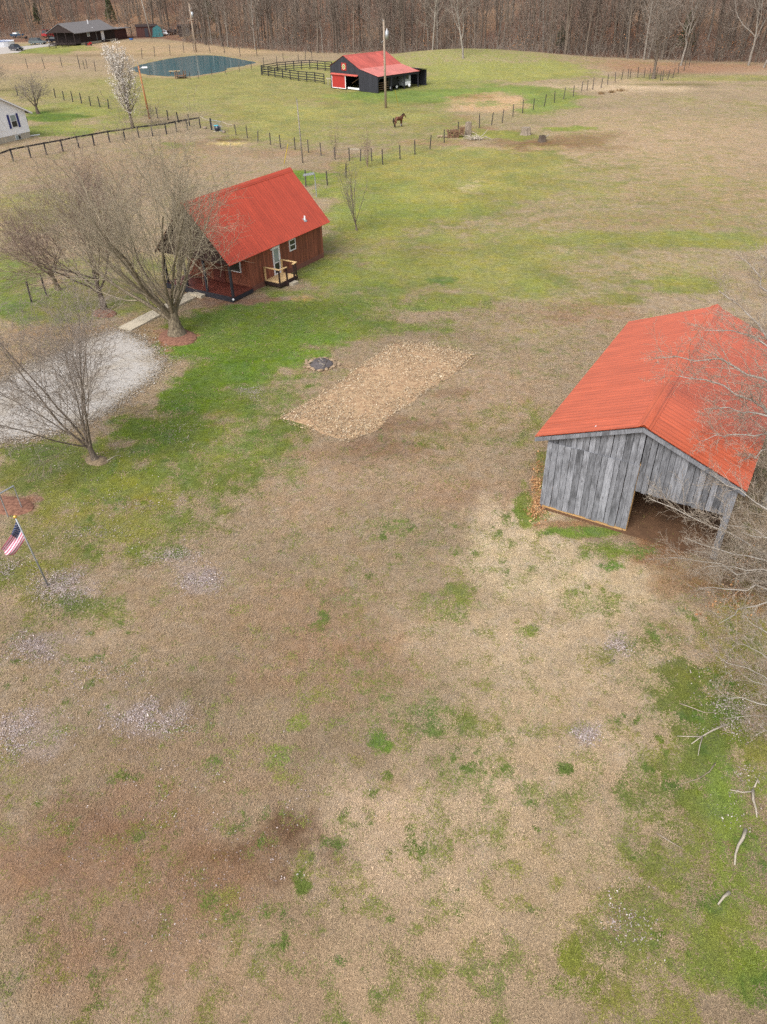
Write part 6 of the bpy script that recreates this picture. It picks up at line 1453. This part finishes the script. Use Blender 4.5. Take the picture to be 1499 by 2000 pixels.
stick('long pale branch piece at the right edge among brown leaves', [(1470, 1545), (1470, 1565), (1476, 1580), (1478, 1598)], .036, 'driftwood', [[(1470, 1548), (1450, 1550), (1425, 1545)], [(1473, 1540), (1478, 1528), (1480, 1522)]])
stick('thin pale stick on the dry grass before the barn', [(1200, 1290), (1185, 1300), (1166, 1308)], .013, 'twig_pale'); stick('thin straw coloured stick lower on the right grass', [(1283, 1630), (1310, 1648), (1335, 1660)], .012, 'twig_pale')
for (a, b) in (((210, 902), (238, 890)),): stick('pale stick on the lawn right of the vase shaped tree', [a, ((a[0] + b[0]) / 2, a[1] - 8), b], .018)

# ------------------------------------------------------------------ horse
def horse():
    q = at(779, 248); t = thing('horse', 'bay horse with black mane and tail standing in the pasture', 'horse', q, math.radians(38)); t.scale = (.8,) * 3
    V = []; E = []; Rr = []
    def chain(pts, rs, start=None):
        prev = start
        for p, r in zip(pts, rs):
            V.append(p); Rr.append(r); i = len(V) - 1
            if prev is not None: E.append((prev, i))
            prev = i
        return prev
    # x forward; trunk from croup to chest
    chain([(-.72, 0, 1.22), (-.45, 0, 1.18), (-.1, 0, 1.10), (.25, 0, 1.12), (.55, 0, 1.16)], [.22, .29, .30, .29, .25])
    chain([(.78, 0, 1.36), (.98, 0, 1.52), (1.12, 0, 1.56)], [.17, .13, .115], 4)
    n = len(V) - 1; chain([(1.26, 0, 1.44), (1.40, 0, 1.26), (1.46, 0, 1.17)], [.10, .075, .06], n)
    for s in (-1, 1):
        chain([(.52, s * .14, .85), (.54 + .04 * s, s * .15, .52), (.55 + .05 * s, s * .15, .12), (.60 + .05 * s, s * .15, .03)], [.12, .07, .05, .06], 4)
        chain([(-.62, s * .15, .88), (-.56 + .05 * s, s * .16, .72), (-.76 + .05 * s, s * .16, .46), (-.74 + .05 * s, s * .16, .12), (-.69 + .05 * s, s * .16, .03)], [.17, .12, .065, .05, .06], 0)
    me = bpy.data.meshes.new('body'); me.from_pydata(V, E, []); o = link('body', me, t)
    sk = o.modifiers.new('skin', 'SKIN'); sb = o.modifiers.new('sub', 'SUBSURF'); sb.levels = 2; sb.render_levels = 2; sk.use_smooth_shade = True
    for i, d in enumerate(me.skin_vertices[0].data): d.radius = (Rr[i], Rr[i]); d.use_root = (i == 2)
    me.materials.append(M['horse'])
    MB().tube([(.45, 0, 1.45), (.72, 0, 1.58), (.95, 0, 1.70), (1.12, 0, 1.70), (1.2, 0, 1.6)], [.03, .07, .08, .07, .03], 6).build('mane', M['horse_dark'], t, True)
    MB().tube([(-.88, 0, 1.30), (-1.0, 0, 1.2), (-1.04, 0, .9), (-1.0, 0, .5)], [.05, .09, .11, .03], 7).build('tail', M['horse_dark'], t, True)
    for s in (-1, 1):
        MB().tube([(1.1, s * .06, 1.64), (1.12, s * .08, 1.80)], [.045, .01], 5).build('ear', M['horse_dark'], t)
        MB().tube([(.545 + .05 * s, s * .15, .40), (.55 + .05 * s, s * .15, .1)], [.062, .058], 8).build('stocking', M['horse_dark'] if s < 0 else M['white'], t, True)
        MB().tube([(-.76 + .05 * s, s * .16, .44), (-.74 + .05 * s, s * .16, .1)], [.072, .06], 8).build('stocking', M['horse_dark'], t, True)
    MB().blob((1.44, 0, 1.19), (.08, .07, .08), 2, 0, 0, 10, 7).build('muzzle', M['horse_dark'], t, True)
horse()

# ------------------------------------------------------------------ the far yard: cars, boat, pool, tables
def car(label, px, py, rz, mat, L=4.5, W=1.8, H=1.45, kind='sedan'):
    q = at(px, py); t = thing('parked_car' if kind != 'pickup' else 'pickup_truck', label, 'car' if kind != 'pickup' else 'truck', q, math.radians(rz))
    h = L / 2
    body = [(-h, .35), (h, .35), (h, .72), (h - .15, .84), (.95, .95), (-h + .15, .98), (-h, .8)]
    b = MB(); n = len(body); b.prism(body, lambda x, z: (x, -W / 2, z), lambda x, z: (x, W / 2, z)).build('car_body', mat, t)
    if kind == 'sedan': cab = [(-1.65, .94), (1.0, .94), (.35, H), (-.95, H)]
    elif kind == 'suv': cab = [(-h + .2, .94), (1.05, .94), (.5, H), (-h + .45, H)]
    else: cab = [(-.5, .94), (1.1, .94), (.55, H), (-.35, H)]
    MB().prism(cab, lambda x, z: (x, -W / 2 + .1 + (z - .94) * .25, z), lambda x, z: (x, W / 2 - .1 - (z - .94) * .25, z)).build('window_band', M['glass'], t)
    x0, x1 = cab[3][0], cab[2][0]; MB().bb((x0 - .02, -W / 2 + .2, H - .03), (x1 + .02, W / 2 - .2, H + .03)).build('car_roof', mat, t)
    for (xa, za), (xb, zb) in ((cab[0], cab[3]), (cab[1], cab[2])):
        for s in (-1, 1): MB().beam((xa, s * (W / 2 - .1), za), (xb, s * (W / 2 - .22), zb), .08, .06).build('roof_pillar', mat, t)
    for x in (-h + .85, h - .85):
        for s in (-1, 1):
            w = MB().tube([(x, s * (W / 2 - .2), .33), (x, s * (W / 2 + .01), .33)], .33, 14).build('wheel', M['black'], t); MB().tube([(x, s * (W / 2 + .005), .33), (x, s * (W / 2 + .02), .33)], .19, 10).build('rim', M['galv'], w)
    for s in (-1, 1):
        MB().bb((h - .03, s * .6 - .18, .62), (h + .01, s * .6 + .18, .76)).build('headlight', M['white'], t); MB().bb((-h - .01, s * .65 - .15, .66), (-h + .03, s * .65 + .15, .82)).build('tail_light', M['car_red'], t)
    return t
car('dark sedan parked on the concrete beside the pool, nearest the field', 33, 99, -42, M['car_dark'])
car('grey green car parked in the middle of the row before the dark cabin', 75, 87, -14, M['car_grey'], 4.7, 1.85, 1.6, 'suv')
car('black sedan parked between the grey car and the cabin porch', 109, 83, -8, M['car_black'], 4.8)
car('red pickup parked beside the porch of the dark cabin', 124, 75, -12, M['car_red'], 5.2, 1.9, 1.75, 'pickup')
car('red van parked at the wood edge behind the black sedan', 96, 72, 70, M['car_red'], 4.2, 1.9, 1.9, 'suv')
cp = tag(sheet('concrete_drive', ragged(ccw(A2((-60, 112), (-60, 90), (30, 92), (60, 89), (90, 86), (120, 82), (140, 85), (110, 89), (75, 93), (50, 97), (36, 103), (20, 104))), 1.0, .3, 2), .06, pm('pale_concrete_drive', alb(182, 174, 166), .08, .6, .9)), kind='structure')
q = at(-4, 91); t = thing('swimming_pool', 'round above ground pool with white ribbed wall at the left edge', 'pool', q); n = 40; Rp = 4.6
MB().tube([(0, 0, -.05), (0, 0, 1.3)], Rp, n, cap=False).build('pool_wall', M['siding'], t); me = MB().bb((Rp - .02, -.07, 0), (Rp + .06, .07, 1.32)).mesh('wall_rib', M['white'])
for k in range(24): link('wall_rib', me, t, None, k * 2 * math.pi / 24)
b = MB(); P = [(r_ * math.cos(k * 6.2832 / n), r_ * math.sin(k * 6.2832 / n), 1.34) for r_ in (Rp - .15, Rp + .1) for k in range(n)]; b.add(P, [(k, n + k, n + (k + 1) % n, (k + 1) % n) for k in range(n)]); b.build('pool_rim', M['white'], t); MB().tube([(0, 0, 1.0), (0, 0, 1.08)], Rp - .05, n).build('pool_cover', pm('blue_pool_cover', alb(52, 92, 148), .15, 1, .4), t)
q = at(36, 74); t = thing('boat', 'blue and white motor boat on the brown ground at the wood edge', 'boat', q, math.radians(-15))
b = MB(); P = []
for x, w_, z0 in ((-2.2, .8, .45), (-.5, .95, .35), (1.2, .75, .45), (2.3, .08, .8)):
    P += [(x, -w_, 1.05), (x, -w_ * .55, z0), (x, w_ * .55, z0), (x, w_, 1.05)]
f = [(i * 4 + k, i * 4 + k + 1, i * 4 + 5 + k, i * 4 + 4 + k) for i in range(3) for k in range(3)] + [(0, 3, 2, 1)] + [(i * 4 + 3, i * 4, i * 4 + 4, i * 4 + 7) for i in range(3)]; b.add(P, f); b.build('hull', pm('boat_blue', alb(60, 104, 140), .1, 2, .4), t)
MB().bb((-1.2, -.6, 1.06), (.2, .6, 1.35)).build('console', M['white'], t); MB().prism([(.2, 1.05), (.7, 1.05), (.3, 1.6)], lambda x, z: (x, -.6, z), lambda x, z: (x, .6, z)).build('windscreen', M['pale_glass'], t)
for x in (-1.2, .6): MB().bb((x - .08, -.6, 0), (x + .08, .6, .42)).build('cradle', M['black'], t)
for (px, py, rz, lb) in ((104, 94, 10, 'grey picnic table on the lawn before the dark cabin, left one'), (128, 91, 25, 'dark picnic table on the lawn beside the porch, right one')):
    q = at(px, py); t = thing('picnic_table', lb, 'table', q, math.radians(rz)); m = M['grey_post'] if px < 110 else M['cabin']
    for k in range(4): MB().bb((-1.1, -.4 + k * .2, .72), (1.1, -.22 + k * .2, .77)).build('table_plank', m, t)
    for s in (-1, 1):
        MB().bb((-1.1, s * .8 - .14, .42), (1.1, s * .8 + .14, .47)).build('bench_plank', m, t)
        for x in (-.8, .8): MB().beam((x, s * .2, .7), (x, s * .85, 0), .08, .1).build('leg', m, t)
q = at(174, 89); t = thing('riding_mower', 'red riding mower parked by the front wall of the dark cabin', 'mower', q, math.radians(20)); MB().prism([(-.9, .3), (.9, .3), (.9, .75), (.2, .85), (.1, .5), (-.9, .6)], lambda x, z: (x, -.35, z), lambda x, z: (x, .35, z)).build('mower_body', M['car_red'], t); MB().bb((-.7, -.25, .62), (-.25, .25, .72)).build('seat', M['black'], t); MB().bb((-.8, -.25, .72), (-.7, .25, 1.1)).build('backrest', M['black'], t); MB().tube([(.25, 0, .8), (.05, 0, 1.15)], .03, 6).build('steering_column', M['black'], t); MB().bb((-.4, -.65, .15), (.4, .65, .28)).build('mower_deck', M['car_red'], t)
for x, r_ in ((-.6, .32), (.65, .22)):
    for s in (-1, 1): MB().tube([(x, s * .38, r_), (x, s * .55, r_)], r_, 12).build('wheel', M['black'], t)
q = at(53, 80.5); t = thing('grill', 'black kettle grill beside the grey car', 'grill', q); MB().blob((0, 0, 1.0), (.5, .5, .4), 1, 0, 0, 10, 7).build('kettle', M['black'], t, True)
for k in range(3): a = k * 2.1; MB().tube([(.2 * math.cos(a), .2 * math.sin(a), .75), (.45 * math.cos(a), .45 * math.sin(a), 0)], .04, 5).build('leg', M['black'], t)
q = at(257, 78); t = thing('plastic_tub', 'bright blue plastic tub on the ground right of the dark cabin', 'tub', q); MB().tube([(0, 0, 0), (0, 0, .4)], [.45, .6], 12).build('tub_body', M['blue'], t)
def hut(name, label, px, py, rz, W, D, H, mat, roof, rise=.6):
    q = at(px, py); t = thing(name, label, 'shed', q, math.radians(rz)); n = max(3, int(W / .8)); 
    for k in range(n): MB().bb((-W / 2 + k * W / n + .01, -D / 2, 0), (-W / 2 + (k + 1) * W / n - .01, -D / 2 + .1, H)).build('wall_panel', mat, t)
    MB().bb((-W / 2, -D / 2 + .12, 0), (W / 2, D / 2, H)).build('shed_wall', mat, t); MB().prism([(-D / 2 - .2, H), (D / 2 + .2, H), (0, H + rise)], lambda y, z: (-W / 2 - .2, y, z), lambda y, z: (W / 2 + .2, y, z)).build('roof', roof, t); MB().bb((-.5, -D / 2 - .06, 0), (.5, -D / 2 - .01, H * .85)).build('door', M['black_wood'], t)
hut('wood_shed', 'dark purple brown shed at the wood edge behind the bare leaning pole', 289, 71, 10, 6, 4, 2.6, M['cabin_red'], M['cabin']); hut('wood_shed', 'small black shed at the wood edge left of the transformer pole', 369, 69, 5, 5.5, 4, 2.4, M['cabin'], M['cabin'], .4)
q = at(310, 71.5); t = thing('tarp_tent', 'teal tarpaulin draped over a stack beside the dark shed', 'tarp', q, math.radians(10)); MB().prism([(-1.7, 0), (1.7, 0), (1.1, 2.2), (.1, 2.9), (-1.2, 2.3)], lambda x, z: (x, -1.6 + z * .12, z), lambda x, z: (x, 1.6, z)).build('tarp_sheet', M['tarp'], t)
for k in range(4): MB().tube([(-1.5 + k, -1.66, .02), (-1.3 + k * .85, -1.38, 2.1)], .05, 5).build('tarp_fold', M['tarp'], t)
q = at(274, 73); t = thing('board_stack', 'grey boards stacked upright against the shed right of the cabin', 'boards', q)
for k in range(9): MB().beam((-1.0 + k * .22, 0, 0), (-.8 + k * .2, .5, 2.1 + .25 * math.sin(k * 2.0)), .2, .06).build('grey_board', M['grey_post'], t)
car('white car body parked low beside the teal tarp', 322, 69, 15, M['siding'], 4.2, 1.8, 1.35)
q = at(339, 68); t = thing('brush_heap', 'dark heap of scrap left of the small black shed', 'heap', q)
for k in range(12): MB().blob((R.uniform(-1.6, 1.6), R.uniform(-.8, .8), .5 + R.uniform(0, .7)), (.7, .6, .5), k, 0, .3).build('scrap_lump', M['cabin'], t)
q = at(408, 75); t = thing('brush_pile', 'tan brush pile at the wood edge right of the transformer pole', 'brush pile', q); rows = []
for k in range(420):
    a = R.uniform(0, 6.28); x, y = R.gauss(0, 3.2), R.gauss(0, 1.4); z = R.uniform(0, 1.0); L = R.uniform(.6, 1.8); rows.append((x, y, z, x + L * math.cos(a), y + L * math.sin(a), z + R.uniform(-.2, .5), .05, .02))
o = link('brush_twigs', segs_mesh('brush_twigs', rows, 3, M['seed_grass']), t); tag(o, kind='stuff')
